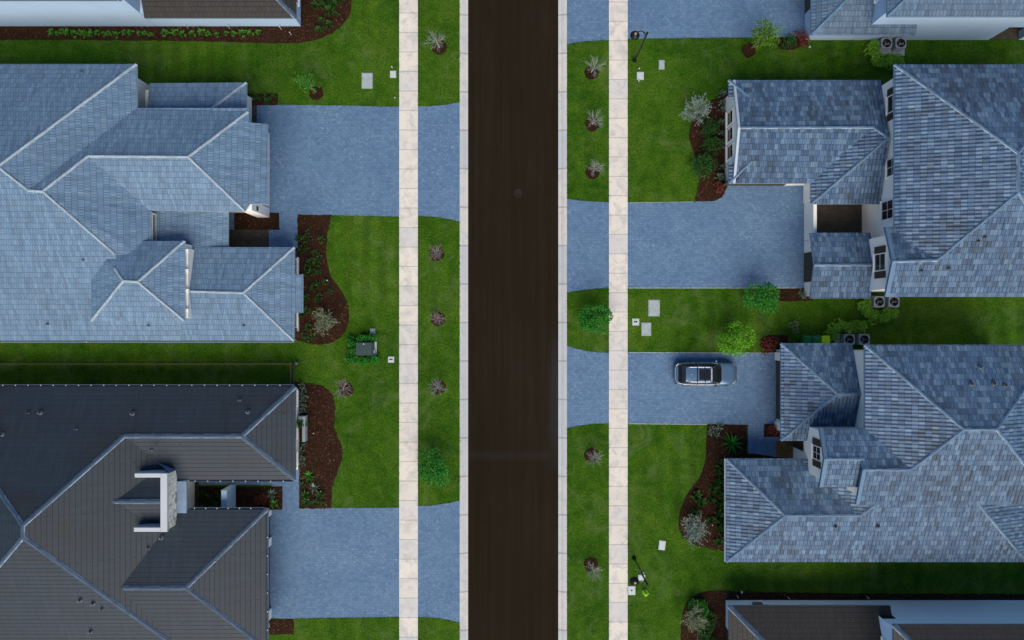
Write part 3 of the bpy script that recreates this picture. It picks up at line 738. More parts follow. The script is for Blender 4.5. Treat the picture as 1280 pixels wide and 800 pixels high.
# ------------------------------------------------------------------ top left corner house
h = house(180, -60, 'white walled house under a dark roof at the top left corner'); k = KB; L0 = h
vS = -359.5; vN = -620
ze = 3.0; uE = -257
hip(h, k, -437.5, uE, -480, vS, ze, .4, 'gable', 'hip')
hip(h, k, -900, -438, vN, -358, 6.5, .42)
wall(h, k, -892, -445, vN+9, -367, 0, 6.25); wall(h, k, -444.5, -264, -472, -367, 0, 2.78)
q = MB(); a = W(-300,-367,2.2); q.box(a.x, a.y-.1, 1.8, a.x+.8, a.y-.005, 2.5); q.build('utility_box', M['fascia_blue'], h)
window(h, W(-264,-400,1.6), 'E', 1.4, 1.4)

# ------------------------------------------------------------------ top right corner house
h = house(1180, -60, 'grey tiled house with a long pale side wall at the top right corner'); k = KG; R0 = h
hip(h, k, 356, 480, -480, -339, 3.0, .4, 'hip', 'gable'); hip(h, k, 420, 760, -620, -339.5, 6.5, .42)
wall(h, k, 366, 425.5, -472, -350, 0, 2.78); wall(h, k, 426, 595, -610, -350, 0, 6.25)
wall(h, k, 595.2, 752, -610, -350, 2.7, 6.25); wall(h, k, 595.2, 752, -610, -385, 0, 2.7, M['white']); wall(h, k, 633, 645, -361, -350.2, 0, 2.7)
floor_('porch_floor', 1235, 20, 1400, 50, M['paver_dark'])
gdoor(h, W(366,-420,1.2), 'W', 4.8, 2.3, M['gdoor']); window(h, W(426,-380,4.6), 'W', .9, 1.2)
q = MB()
for i, u in enumerate((388, 393, 404, 419)):
    a = W(u, -350, 2.0); q.box(a.x-.1, a.y-.12, 1.2, a.x+.1, a.y, 1.7)
q.build('utility_box', M['fascia_blue'], h)

# ------------------------------------------------------------------ bottom right corner house
h = house(1170, 860, 'dark roofed house with a long skylit blue wall at the bottom right corner'); k = KC; R3 = h
hip(h, k, 258, 450, 340, 480, 3.0, .4, 'hip', 'gable'); hip(h, k, 427, 760, 341, 620, 6.5, .42)
wall(h, k, 267, 433.5, 350, 470, 0, 2.78); wall(h, k, 434, 752, 350, 612, 0, 6.25)
q = MB(); a = W(296,350,1.2); q.box(a.x, a.y+.005, .9, a.x+.7, a.y+.18, 2.0); q.box(a.x+.9, a.y+.005, 1.3, a.x+1.15, a.y+.12, 1.7); q.build('meter_box', M['pipe'], h)
gdoor(h, W(267,420,1.2), 'W', 4.6, 2.3, M['gdoor']); window(h, W(434,380,4.6), 'W', .9, 1.2)
for u in (500, 600): window(h, W(u,350,5.6), 'N', 1.0, .6, bars=0)
q = MB(); a = W(434,349.8,4.4); q.box(a.x, a.y, 3.3, a.x+1.0, a.y+.02, 3.9); q.build('wall_vent', M['black'], h)

# ------------------------------------------------------------------ right middle house, mottled tiles
h = house(1170, 225, 'two storey house of mottled blue tiles around a small dark courtyard'); k = KM; R1 = h
# garage wing with a boxed gable
ze = 3.2; s_ = .33; vn_, vs_ = -284.5, -162.0; vm = (vn_+vs_)/2; zr = ze + s_*(vs_-vn_)/2*S; ug = 264.5
apex = P(1111,172,4.9); re = P(1092,159,zr)
nlo = W(257,vn_,ze); slo = W(257,vs_,ze)
gN, gS, gR = W(ug,vn_,ze), W(ug,vs_,ze), W(ug,vm,zr)
vnr = -264.5; vsr = -186.5                                     # ends of the two eave returns
zn = ze + s_*(vnr-vn_)*S; zs_ = ze + s_*(vs_-vsr)*S
cN = W(257+(vnr-vn_),vnr,zn); cS = W(257+(vs_-vsr),vsr,zs_); bN = W(257,vnr,ze); bS = W(257,vsr,ze)
rw = roof(h, k, [[gN, P(1101,100,ze), apex, re, gR], [gR, re, P(1046,197,3.85), W(354.6,vs_,ze), gS]],
     [(gR,re),(re,apex)])
roof(h, k, [[nlo, gN, cN], [nlo, cN, bN], [slo, gS, cS], [slo, cS, bS]], [(nlo,cN),(slo,cS)])
g2s = -137.5
roof(h, k, [[re, apex, W(354.6,g2s,ze), W(354.6,vs_,ze), P(1046,197,3.85)], [apex, W(354.6,g2s,ze), P(1100.5,255,ze)]], [(apex, W(354.6,g2s,ze))])
for a, c in ((gN, gR), (gS, gR)):                               # bargeboards of the gable
    q = MB(); o1 = Vector((-.16, 0, .03)); o2 = Vector((.02, 0, .03)); dn = Vector((0,0,-.26))
    q.face([a+o1, c+o1, c+o2, a+o2]); q.face([a+o1, a+o1+dn, c+o1+dn, c+o1]); q.face([a+o2, c+o2, c+o2+dn, a+o2+dn]); q.face([a+o1+dn, a+o2+dn, c+o2+dn, c+o1+dn])
    q.build('bargeboard', M['soffit'], h)
wall(h, k, 266, 433, vn_+8, vs_-6, 0, 2.95); gable(h, k, 266, .2, vn_+8, vs_-6, 2.95, zr-.25); wall(h, k, 364, 433, vs_-5.5, g2s-9, 0, 2.95)
for v in (-246.5, -226, -205): window(h, W(266, v, 1.55), 'W', .95, 1.5, bars=0, framemat=M['white'])
gdoor(h, W(300,vs_-6,1.2), 'S', 4.9, 2.3, M['gdoor'])
# cart garage beside the courtyard
vp0, vp1 = -104, -25.7; vpm = (vp0+vp1)/2; zp = 2.9; zpr = zp+.33*(vp1-vp0)/2*S; up = 355
roof(h, k, [[W(up,vp0,zp), W(427,vp0,zp), W(427,vpm,zpr), W(up,vpm,zpr)], [W(up,vp1,zp), W(427,vp1,zp), W(427,vpm,zpr), W(up,vpm,zpr)]], [(W(up,vpm,zpr), W(427,vpm,zpr))], .18)
wall(h, k, 365, 426, vp0+6, vp1-4, 0, 2.68); gable(h, k, 365, .15, vp0+6, vp1-4, 2.68, zpr-.22)
wall(h, k, 365, 369, -154, vp0+5.5, 0, 1.95, name='courtyard_wall')
gdoor(h, W(365,-65,1.15), 'W', 2.3, 2.2, M['gdoor'])
for v in (-88, -41): walllamp(h, W(365, v, 2.05), 'W')
# two storey block
um, vmn, vms = 428, -286, -26; ze2 = 6.5; zM = 9.4
A, B, Cc, D = W(um,vmn,ze2), W(646,vmn,ze2), W(646,vms,ze2), W(um,vms,ze2); m0, m1 = W(537,-177,zM), W(537,-135,zM)
uN = 418; gN2, gR2, gS2 = W(uN,-104,ze2), W(uN,-64.5,7.55), W(uN,vms,ze2); jr = P(1172,325,7.6)
roof(h, k, [[A,B,m0],[A,m0,m1,jr,P(1130,300,6.9),W(um,-104,ze2)],[B,m0,m1,Cc],[m1,jr,gR2,gS2,Cc],[gR2,jr,W(um,-104,ze2),gN2]],
     [(A,m0),(m0,m1),(m1,jr),(jr,gR2),(B,m0),(Cc,m1)])
wall(h, k, 437, 637, vmn+9, vms-9, 0, 6.25); wall(h, k, 424, 436.8, -96, vms-9, 0, 6.25); gable(h, k, 424, .2, -97, vms-9, 6.2, 7.2)
for a, c in ((gN2, gR2), (gS2, gR2)):
    q = MB(); o1 = Vector((-.05, 0, .05)); o2 = Vector((.22, 0, .05)); dn = Vector((0,0,-.26))
    q.face([a+o1, c+o1, c+o2, a+o2]); q.face([a+o1, a+o1+dn, c+o1+dn, c+o1]); q.face([a+o2, c+o2, c+o2+dn, a+o2+dn])
    q.build('bargeboard', M['cap_mixed'], h)
window(h, W(437,-128,4.3), 'W', 1.3, 1.7); window(h, W(437,-176,5.0), 'W', 1.2, 1.5); window(h, W(437,-249,5.1), 'W', 1.15, 1.5, True, 0)
window(h, W(424,-66.5,4.9), 'W', 1.15, 1.6, True, 0)
for u in (480, 540): window(h, W(u,vms-9,1.6), 'S', 1.0, 1.2); 
for px, py in ((1185,336),(1222,302),(1230,297),(1151,339)): vent(h, px, py, .09)

# ------------------------------------------------------------------ right lower house, mottled tiles
h = house(1150, 570, 'large house of mottled blue tiles behind the parked silver car'); k = KM; R2 = h
ze = 3.0
hip(h, k, 320, 404.5, 27.6, 143.8, ze, .4, 'hip', 'gable')
jz = 3+.4*61.5*S; tz = 3+.4*91*S; J = W(404.5,226.5,jz); R0_ = W(316.5,226.5,jz); tW = W(434,197,tz); tE = W(522,197,tz)
sw, se_, nw_ = W(255,288,3), W(613,288,3), W(255,165,3)
roof(h, k, [[sw, se_, tE, tW, J, R0_], [nw_, R0_, J, W(343,165,3)], [sw, R0_, nw_], [J, tW, W(434,165,tz), W(343,165,3)], [se_, tE, W(522,165,tz), W(613,165,3)]],
     [(sw,R0_),(nw_,R0_),(R0_,J),(J,tW),(se_,tE)])
mz = 6.5+.42*89.5*S; qz = 6.5+.42*42.7*S; mA, mB, mC = W(394.8,27.7,6.5), W(609,27.7,6.5), W(609,206.7,6.5)
p0, p1, J2 = W(484.3,117.2,mz), W(519.5,117.2,mz), W(437.5,164,qz)
roof(h, k, [[mA, mB, p1, p0], [mB, mC, p1], [mA, p0, J2, W(394.8,121,6.5)], [p0, p1, mC, W(385,206.7,6.5), W(385,164,qz), J2]],
     [(mA,p0),(p0,p1),(mB,p1),(mC,p1),(p0,J2),(W(385,164,qz),J2)])
qn, qs, qr = 121, 206.7, 164; q0 = 385; zq = qz
wn_ = W(344.6,qn,6.5); wr = W(344.6,153,7.36); ws = W(344.6,187,6.5)
roof(h, k, [[wn_, W(440,qn,6.5), W(440,153,7.36), wr], [wr, W(389,153,7.36), W(389,187,6.5), ws]], [(wr, W(388,153,7.36))])
roof(h, k, [[W(q0,153,7.36), W(437.5,153,7.36), J2, W(q0,qr,zq)]])
for a, c in ((wn_, wr), (ws, wr), (W(q0,qs-.5,6.55), W(q0,qr,zq))):
    q = MB(); o1 = Vector((-.05, 0, .05)); o2 = Vector((.2, 0, .05)); dn = Vector((0,0,-.25))
    q.face([a+o1, c+o1, c+o2, a+o2]); q.face([a+o1, a+o1+dn, c+o1+dn, c+o1]); q.face([a+o2, c+o2, c+o2+dn, a+o2+dn])
    q.build('bargeboard', M['cap_mixed'], h)
wall(h, k, 330, 404.5, 37, 134, 0, 2.75); wall(h, k, 265, 603, 175, 279, 0, 2.75); wall(h, k, 405, 599, 37, 197, 0, 6.25)
wall(h, k, 351, 404.8, 126, 181, 2.2, 6.25); gable(h, k, 351, .2, 126, 181, 6.25, 7.0)
wall(h, k, 390, 404.7, 181.2, 197, 3.2, 6.25); wall(h, k, 351.2, 404.6, 134.2, 174.8, 0, 2.2)
window(h, W(351,153,4.9), 'W', .9, 1.4, True)
for v in (55, 80, 104): window(h, W(405,v,5.7), 'W', .9, .7, bars=0)
gdoor(h, W(330,85,1.2), 'W', 4.8, 2.3, M['gdoor'])
for v0 in (40, 126):
    q = MB(); a = W(328.2, v0+10); c = W(330, v0); q.cbox(a.x, a.y, 0, c.x, c.y, 2.4, .02); q.build('pillar', M['white'], h)
door(h, W(351.2,150,1.15), 'W', M['door'])
q = MB(); a = W(351,174.6); c = W(345,172.5); q.cbox(c.x, a.y, 0, a.x, c.y, 2.5, .02); q.build('pillar', M['white'], h)
for v in (200, 227, 254): window(h, W(265,v,1.6), 'W', 1.1, 1.5, True)
for u in (320, 400, 480): window(h, W(u,279,1.7), 'S', 1.0, 1.2)
for px, py in ((1225,459),(1214,480),(1242,480),(1256,482),(1044,658),(1097,658)): vent(h, px, py, .1)
gutter(h, k, W(254.9,288,ze), W(254.9,165,ze), (-1,0,0), M['soffit'], 3)

# ------------------------------------------------------------------ plants
def leaf(q, p, d, L, w_, up=Vector((0,0,1)), m=0):
    "one leaf: a slightly folded quad"
    d = d.normalized(); s = d.cross(up)
    if s.length < 1e-3: s = Vector((1,0,0))
    s.normalize(); n = s.cross(d)
    q.face([p, p+d*L*.5+s*w_*.5+n*w_*.12, p+d*L, p+d*L*.5-s*w_*.5+n*w_*.12], m)
def rdir(r_, zmin=-1):
    while True:
        v = Vector((r_.uniform(-1,1), r_.uniform(-1,1), r_.uniform(zmin,1)))
        if .05 < v.length < 1: return v.normalized()
def crown_mesh(q, c, rx, rz, n, L, seed, clumps=9):
    r_ = random.Random(seed); cl = []
    for i in range(clumps):
        d = rdir(r_, -.5); f = r_.uniform(.25, .78)
        cl.append((c + Vector((d.x*rx*f, d.y*rx*f, d.z*rz*f)), r_.uniform(.30, .55)*rx))
    for i in range(n):
        cc, rr = r_.choice(cl); d = rdir(r_, -.6); p = cc + d*rr*r_.uniform(.35, 1.0)**.6
        leaf(q, p, (d + rdir(r_)*.8 + Vector((0,0,-.15))), L*r_.uniform(.6, 1.3), L*r_.uniform(.4, .65), Vector((r_.uniform(-.6,.6), r_.uniform(-.6,.6), 1)))
    return cl
def leafy_tree(name, px, py, hgt, rx, rz, n, L, mat, label, seed, group='leafy young trees', cat='tree', lean=(0,0)):
    b0 = P(px, py, .03); t = thing(name, b0, label, cat, group)
    c = b0 + Vector((lean[0], lean[1], hgt-rz*.8)); q = MB(); cl = crown_mesh(q, c, rx*1.3, rz*1.1, int(n*1.5), L*1.05, seed, 12); q.build('crown', M[mat], t)
    q = MB(); mid = b0 + (c-b0)*.55; q.path([b0-Vector((0,0,.06)), mid, c], [.06, .045, .02], 7)
    for cc, rr in cl: q.path([mid+(c-mid)*.2, cc], [.028, .008], 5)
    q.build('trunk', M['trunk'], t)
    return t
def bare_tree(name, px, py, hgt, r, mat, label, seed, lean=(0,0), leafm=None, dens=1.0):
    "young bare street tree: a short stem and a burst of fine pale twigs"
    r_ = random.Random(seed); b0 = P(px, py, .03); t = thing(name, b0, label, 'tree', 'bare young street trees')
    top = b0 + Vector((lean[0], lean[1], hgt*.42)); q = MB()
    q.path([b0-Vector((0,0,.06)), top], [.05, .035], 7); q.build('trunk', M[mat], t)
    q = MB(); tips = []
    nb = int(22*dens)
    for i in range(nb):
        a = 2*math.pi*i/nb + r_.uniform(-.3,.3); el = r_.uniform(.25, 1.25)
        d = Vector((math.cos(a)*math.cos(el), math.sin(a)*math.cos(el), math.sin(el)))
        L = r*r_.uniform(.8, 1.25); s0 = b0 + (top-b0)*r_.uniform(.65, 1.0)
        p1 = s0 + d*L*.45; p2 = p1 + (d+Vector((0,0,.35))+rdir(r_)*.2).normalized()*L*.55
        q.path([s0, p1, p2], [.014, .010, .005], 4)
        for j in range(12):
            f = r_.uniform(.25, 1); o = s0 + (p1-s0)*min(1, f*2) if f < .5 else p1 + (p2-p1)*(f*2-1)
            e = (d + rdir(r_)*.75 + Vector((0,0,.15))).normalized()*L*r_.uniform(.25, .6); m_ = o+e*.6+rdir(r_)*.03
            q.path([o, m_, o+e], [.006, .0048, .003], 3); tips.append((o+e, e))
    q.build('branches', M[mat], t)
    if leafm:
        q = MB()
        for p, e in tips:
            for j in range(3): leaf(q, p - e*r_.uniform(0, .7), e+rdir(r_)*.5, r_.uniform(.09,.17), .05)
        q.build('leaves', M[leafm], t)
    return t
def strap_plant(name, px, py, r, n, w_, mat, label, seed, cat='plant', group=None, z0=.03, rise=.5):
    "rosette of long arching strap leaves"
    r_ = random.Random(seed); b0 = P(px, py, z0); q = MB()
    for i in range(n):
        a = 2*math.pi*i/n*1.0 + r_.uniform(-.25,.25); L = r*r_.uniform(.7, 1.1); el = r_.uniform(.15, 1.2); d = Vector((math.cos(a), math.sin(a), 0)); s = Vector((-d.y, d.x, 0))
        rows = []
        for k in range(5):
            t = k/4; wd = w_*(1-t)**.7*.5 + .002; h_ = r*rise*math.sin(el)*(1.7*t - 1.25*t*t)*1.6; rr = L*t*math.cos(el*.55)
            c = b0 + d*rr + Vector((0,0,.02+max(h_, 0))); rows.append([c - s*wd, c + Vector((0,0,-wd*.4)), c + s*wd])
        q.grid(rows, 0, False)
    o = q.build(name, M[mat], None, b0); tag(o, label, cat, group); return o
def shrub(name, px, py, r, hgt, n, L, mat, label, seed, cat='shrub', group=None, z0=.02):
    r_ = random.Random(seed); b0 = P(px, py, z0); t = thing(name, b0, label, cat, group); q = MB()
    crown_mesh(q, b0+Vector((0,0,hgt*.5)), r, hgt*.55, n, L, seed, 7); q.build('foliage', M[mat], t)
    q = MB()
    for i in range(5):
        d = rdir(r_, .4); q.tube(b0-Vector((0,0,.03)), b0+Vector((d.x*r*.6, d.y*r*.6, hgt*.6)), .014, .006, 5)
    q.build('stem', M['trunk'], t); return t

# bare young trees along the street (base of the stem in the photo)
for px, py in ((549.5,59.5),(546,318),(547.5,399),(548,484),(739,91),(740.5,155),(741,215),(739.5,569),(738.5,706)): ring(px, py, 9)
for i, (px, py, hg, r, mt, lean, lab) in enumerate([
    (549.5,59.5,2.9,.95,'twig',(-.15,.1),'pale bare young tree on the left verge near the top of the street'),
    (546,317,1.6,.72,'twig_red',(0,0),'small rosy bare tree on the left verge, upper one of the three in a row'),
    (547.5,398,1.6,.70,'twig_red',(0,0),'small rosy bare tree on the left verge opposite the green utility cabinet'),
    (548,482,1.6,.75,'twig',(0,0),'small bare tree on the left verge, lower one of the three in a row'),
    (739,90,2.6,.85,'twig',(.15,.05),'pale bare young tree on the right verge near the upper street lamp'),
    (740.5,155,2.4,.78,'twig',(.1,.05),'pale bare tree on the right verge, middle one of three above the wide driveway'),
    (741,214,2.0,.78,'twig',(.1,.05),'pale bare young tree on the right verge just above the wide driveway'),
    (739.5,570,2.0,.78,'twig',(.1,-.05),'pale bare young tree on the right verge just below the driveway with the car'),
    (738.5,708,2.4,.80,'twig',(.15,-.05),'pale bare young tree on the right verge near the lower street lamp')]):
    bare_tree('street_tree', px, py, hg, r*.88, mt, lab, 40+i, lean)
bare_tree('garden_tree', 413, 401, 2.2, .95, 'twig', 'sparse half bare tree at the round end of the upper left mulch bed', 60, (-.2,-.1), 'leaf_olive', 1.2)
ring(433, 486, 9); bare_tree('garden_tree', 434, 484, 1.8, .9, 'twig_red', 'sparse withered tree on the lawn beside the lower left mulch bed', 61, (-.2,-.1), None, .8)
bare_tree('garden_tree', 864, 145, 2.7, 1.0, 'twig', 'silvery tree with fine spreading twigs by the right mulch bed under the gable', 62, (.2,.1), 'leaf_silver', 1.4)
bare_tree('garden_tree', 861, 656, 2.4, .95, 'twig', 'silvery grey tree at the tip of the lower right mulch bed', 63, (.1,-.1), 'leaf_silver', 1.6)
bare_tree('garden_tree', 862, 765, 2.3, .95, 'twig', 'olive and pale twiggy tree beside the dark shrubs at the bottom right', 64, (.1,-.1), 'leaf_olive', 1.5)
ring(395, 116, 9); leafy_tree('young_tree', 394, 114, 2.6, .75, .9, 420, .13, 'leaf_mid', 'thin green young tree in a mulch ring above the upper left driveway', 70, lean=(-.35,.15))
ring(547, 577, 6); leafy_tree('young_tree', 547, 576, 2.3, 1.25, .85, 1500, .15, 'leaf_vivid', 'round green tree on the left verge above the lower driveway apron', 71)
leafy_tree('young_tree', 743.5, 400, 2.6, 1.1, 1.0, 1700, .14, 'leaf_vivid', 'dense green round tree on the right verge overhanging the footpath', 72)
ring(936, 63, 9); leafy_tree('young_tree', 939, 60, 3.2, .85, .9, 800, .15, 'leaf_yellow', 'yellow green tree leaning beside the top right driveway', 73, lean=(.35,.15))
leafy_tree('young_tree', 945, 376, 2.6, 1.15, .95, 1400, .15, 'leaf_vivid', 'green tree on the lawn just below the wide right driveway', 74)
leafy_tree('young_tree', 911, 423, 2.8, 1.05, 1.05, 1600, .16, 'leaf_bright', 'bright yellow green tree on the lawn above the parked car', 75)

# big dark shrubs and hedges
k_ = 0
for px, py, r, hg, n, L, mt, lab in [
    (881,210,1.25,1.1,1300,.15,'leaf_dark','dark green bush at the lower end of the bed under the boxed gable'),
    (890,185,1.0,.9,800,.14,'leaf_dark','dark bush in the middle of the bed under the boxed gable'),
    (886,160,.95,.8,800,.13,'leaf_dark','low dark bush at the upper end of the bed under the boxed gable'),
    (899,236,.55,.6,420,.13,'leaf_red','dark red bush at the corner of the wide right driveway'),
    (1000,50,.6,.9,420,.13,'leaf_red','dark red bush at the corner of the top right house'),
    (984,54,.7,.8,450,.13,'leaf_dark','dark bush beside the red one at the top right driveway'),
    (958,431,.75,.7,500,.12,'leaf_red','low dark red bush at the end of the driveway above the car'),
    (990,410,.5,.6,240,.12,'leaf_olive','small grey olive bush near the green bins'),
    (966,537,.55,.5,420,.12,'leaf_red','low dark red bush in the small square bed by the front door'),
    (873,757,.95,1.2,1000,.15,'leaf_vivid','dark green bush in the mulch bed at the bottom right corner'),
    (882,778,1.0,1.2,1000,.14,'leaf_dark','very dark bush behind the twiggy tree at the bottom right'),
    (884,799,.9,1.1,800,.14,'leaf_dark','very dark bush cut by the lower edge of the photo'),
    (328,623,.55,.6,350,.14,'leaf_red','dark red plant in the courtyard planter of the dark roofed house'),
    (1001,368,.4,.5,200,.10,'leaf_white','small grey leaved bush at the corner of the cart garage'),
    (379,528,.55,.9,420,.13,'leaf_dark','dark green bush between the white wall and the low grey seat wall')]:
    k_ += 1; shrub('shrub', px, py, r, hg, n, L, mt, lab, 200+k_)
hed = [(1087,62),(1090,74),(1098,79),(1108,80),(1120,77)], [(1076,380),(1081,390),(1091,395),(1104,395),(1113,390)], [(1037,416),(1043,410),(1052,409),(1062,410),(1073,409)]
for i, grp in enumerate(hed):
    lab = ['hedge bush around the two condensers beside the top right house', 'hedge bush around the two condensers under the mottled two storey roof', 'hedge bush around the two condensers next to the coloured bins'][i]
    for j, (px, py) in enumerate(grp): shrub('hedge_bush', px, py, .62, .85, 700, .12, 'leaf_hedge', lab, 300+i*10+j, 'shrub', ['condenser hedge at the top right house', 'condenser hedge at the two storey house', 'condenser hedge by the bins'][i])
for j, (px, py) in enumerate([(440,424),(441,432),(443,440),(451,424),(459,422),(466,423),(438,448),(446,450),(455,451),(463,450),(469,448)]):
    shrub('hedge_bush', px, py, .40, .8, 420, .13, 'leaf_vivid', 'bright green hedge bush around the dark utility cabinet on the left lawn', 340+j, 'shrub', 'hedge around the utility cabinet')

strap_plant('spiky_plant', 914, 553, 1.15, 16, .14, 'leaf_vivid', 'spiky green rosette plant in the bed below the car driveway', 401)
strap_plant('spiky_plant', 340, 617, .6, 15, .13, 'leaf_white', 'spiky pale striped plant at the end of the courtyard planter', 402)
strap_plant('spiky_plant', 343, 629, .5, 13, .12, 'leaf_mid', 'spiky green plant at the lower corner of the courtyard planter', 403)
strap_plant('spiky_plant', 393, 609, .6, 12, .10, 'leaf_white', 'spiky pale green rosette in the lower left mulch bed', 404)
strap_plant('spiky_plant', 386, 594, .6, 12, .10, 'leaf_mid', 'leafy green rosette at the wall end of the lower left mulch bed', 405)

# small bedding plants: one of each kind, then copies
def bedding(name, seed, mat, r, n, label, group, spots, tall=.3):
    src = None; r_ = random.Random(seed)
    for px, py in spots:
        if src is None:
            b0 = P(px, py, .03); q = MB()
            for i in range(n):
                d = rdir(r_, -.1); p = b0 + Vector((d.x*r*r_.uniform(0,.7), d.y*r*r_.uniform(0,.7), tall*r_.uniform(.15, .9)))
                leaf(q, p, d+Vector((0,0,.2)), r*r_.uniform(.35,.7), r*r_.uniform(.22,.38))
            for i in range(4): q.tube(b0, b0+Vector((r_.uniform(-.4,.4)*r, r_.uniform(-.4,.4)*r, tall*.7)), .008, .004, 4, cap=False)
            src = q.build(name, M[mat], None, b0); tag(src, label, 'plant', group)
        else: dup(src, P(px+r_.uniform(-.6,.6), py+r_.uniform(-.6,.6), .03), r_.uniform(0,6.28), r_.uniform(.7,1.25))
bedding('bedding_plant', 1, 'leaf_mid', .30, 44, 'small green plant in the long row along the wall of the top left house', 'row along the top left wall',
        [(x, 42+rnd.uniform(-1.5,1.5)) for x in (66,73,80,87,94,101,108,116,123,130,137,146,157,164,175,182,189,208,220,229,241,252,261,271,283,293,304,313,324)])
bedding('bedding_plant', 2, 'leaf_dark', .42, 44, 'small green plant in the round mulch bed at the corner of the top left house', 'round bed at the top left corner',
        [(404,8),(412,14),(403,26),(399,38),(418,5),(420,18),(394,8),(411,33),(428,2),(408,2)])
bedding('bedding_plant', 3, 'leaf_dark', .32, 34, 'small green plant in the curved mulch bed of the pale tiled house', 'curved bed of the pale tiled house',
        [(374,299),(382,299),(378,311),(384,312),(394,316),(390,327),(396,328),(384,334),(389,340),(400,322),(398,340),(380,346),(393,358),(397,355),(408,352),(414,365),(400,370),(396,376),(384,372),(404,390),(378,392),(386,408),(379,418),(384,388),(402,300),(386,289),(392,420),(376,370),(384,425)])
bedding('bedding_plant', 4, 'leaf_white', .30, 44, 'small pale leaved plant at the foot of the white wall of the dark roofed house', 'pale plants by the white wall',
        [(378,481),(381,486),(379,492),(382,497),(378,502),(381,507),(379,513),(380,556),(378,563),(379,572),(380,580)])
bedding('bedding_plant', 5, 'leaf_dark', .34, 44, 'small green plant at the lower end of the curved bed beside the lower left driveway', 'lower end of the left bed',
        [(388,600),(383,618),(401,618),(395,628),(404,630),(384,628),(379,606)])
bedding('bedding_plant', 6, 'leaf_red', .18, 20, 'tiny reddish plant in the lower left mulch bed', 'reddish plants in the lower left bed',
        [(399,489),(393,505),(406,507),(390,523),(400,527),(399,541),(392,547),(408,520),(411,538)])
bedding('bedding_plant', 7, 'leaf_white', .40, 46, 'grey green leafy plant in the row against the boxed gable wall', 'row under the boxed gable',
        [(902,118),(902,129),(903,138),(900,153),(903,166),(901,180),(903,209),(899,222),(903,221)])
bedding('bedding_plant', 8, 'leaf_dark', .42, 70, 'small dark plant in the shaded row along the mottled house wall', 'dark row along the mottled wall',
        [(901,581),(897,588),(902,594),(897,601),(902,607),(898,615),(903,622),(898,630),(903,637),(897,645),(902,652),(898,660),(903,668),(898,677),(891,610),(888,625),(876,628),(870,620),(868,640),(888,650)])
bedding('bedding_plant', 9, 'leaf_white', .30, 30, 'thin pale sprig in the bed below the car driveway', 'sprigs below the car driveway', [(888,541),(893,536),(899,534),(896,543),(889,535)])
bedding('bedding_plant', 10, 'leaf_dark', .32, 50, 'small plant in the black planter behind the courtyard wall', 'plants in the dark planter', [(252,617),(260,617),(268,625),(276,618),(253,629),(262,631),(271,632),(279,628)])
bedding('bedding_plant', 11, 'leaf_dark', .28, 36, 'small plant in the strip between lawn and upper left driveway', 'strip above the upper left driveway', [(320,121),(326,125),(332,121),(338,126),(343,121),(334,128)])

# ------------------------------------------------------------------ street lamps
def street_lamp(px, py, tx, ty, zt, ax, label):
    b0 = P(px, py, 0); top = P(tx, ty, zt); top.x, top.y = b0.x, b0.y
    t = thing('street_lamp', b0, label, 'street lamp', 'street lamps')
    q = MB(); q.lathe(b0, [(.17,0),(.17,.1),(.12,.2),(.10,.5),(.075,.7),(.065,zt-.25),(.05,zt)], 12); q.lathe(b0+Vector((0,0,zt)), [(.05,0),(.09,.03),(.07,.12),(.02,.2),(0,.22)], 12); q.build('pole', M['black'], t)
    q = MB(); pts = []
    for i in range(9):
        a = i/8; pts.append(b0 + Vector((-ax*a, .16*math.sin(a*math.pi), zt - .35 + .32*math.sin(a*math.pi*.85))))
    q.path(pts, [.038]*9, 7); q.tube(b0+Vector((0,0,zt-.75)), pts[3], .02, .02, 6); q.build('arm', M['black'], t)
    e = pts[-1]; q = MB(); q.lathe(e, [(.0,.10),(.06,.09),(.09,.02),(.16,-.03),(.27,-.13),(.34,-.22),(.345,-.26),(.32,-.25),(.2,-.14)], 20); q.build('lamp_shade', M['black'], t)
    q = MB(); q.lathe(e, [(.07,.155),(.1,.13),(.1,.085)], 12); q.face([e+Vector((.07*math.cos(i*.5236), .07*math.sin(i*.5236), .155)) for i in range(12)]); q.build('photocell', M['lamp_glass'], t)
    q = MB(); q.lathe(e, [(.19,-.16),(.2,-.26),(.15,-.38),(.0,-.43)], 14); q.build('lamp_glass', M['lamp_glass'], t)
    return t
street_lamp(793, 75.5, 811, 41, 5.9, .82, 'black street lamp with curved arm beside the top right driveway')
street_lamp(792.5, 698, 810.5, 731, 5.9, .82, 'black street lamp with curved arm above the lime green hydrant')

# ------------------------------------------------------------------ small utilities on the lawns
def lid(name, px, py, w_, h_, label, mat='concrete', z=.05, rz=0, cat='utility cover', holes=0):
    b0 = P(px, py, 0); q = MB(); a, c = w_*S/2, h_*S/2; cs, sn = math.cos(rz), math.sin(rz)
    def ring_(g, z_): return [(b0.x+(x*cs-y*sn), b0.y+(x*sn+y*cs), z_) for x, y in ((-a+g,-c+g),(a-g,-c+g),(a-g,c-g),(-a+g,c-g))]
    q.grid([ring_(-.05,-.02), ring_(-.05,z-.012), ring_(-.01,z-.012), ring_(-.01,z-.03), ring_(0,z-.03), ring_(0,z-.005), ring_(.02,z)], 0, False, True); q.face(ring_(.02, z), 0)
    o = q.build(name, M[mat], None, b0); tag(o, label, cat)
    if holes:
        for i in range(holes):
            q = MB(); cc = b0 + Vector((-.08+.14*i if holes > 1 else 0, .02, z)); q.lathe(cc, [(.065,-.01),(.07,.008),(.04,.014),(0,.014)], 10); q.build('plug', M['black'], o)
    return o
lid('utility_cover', 459, 101, 12, 18, 'pale rectangular concrete cover on the upper left lawn')
lid('utility_cover', 491.5, 93, 6, 7, 'small white square cover beside the upper left footpath', 'white_plastic', .08)
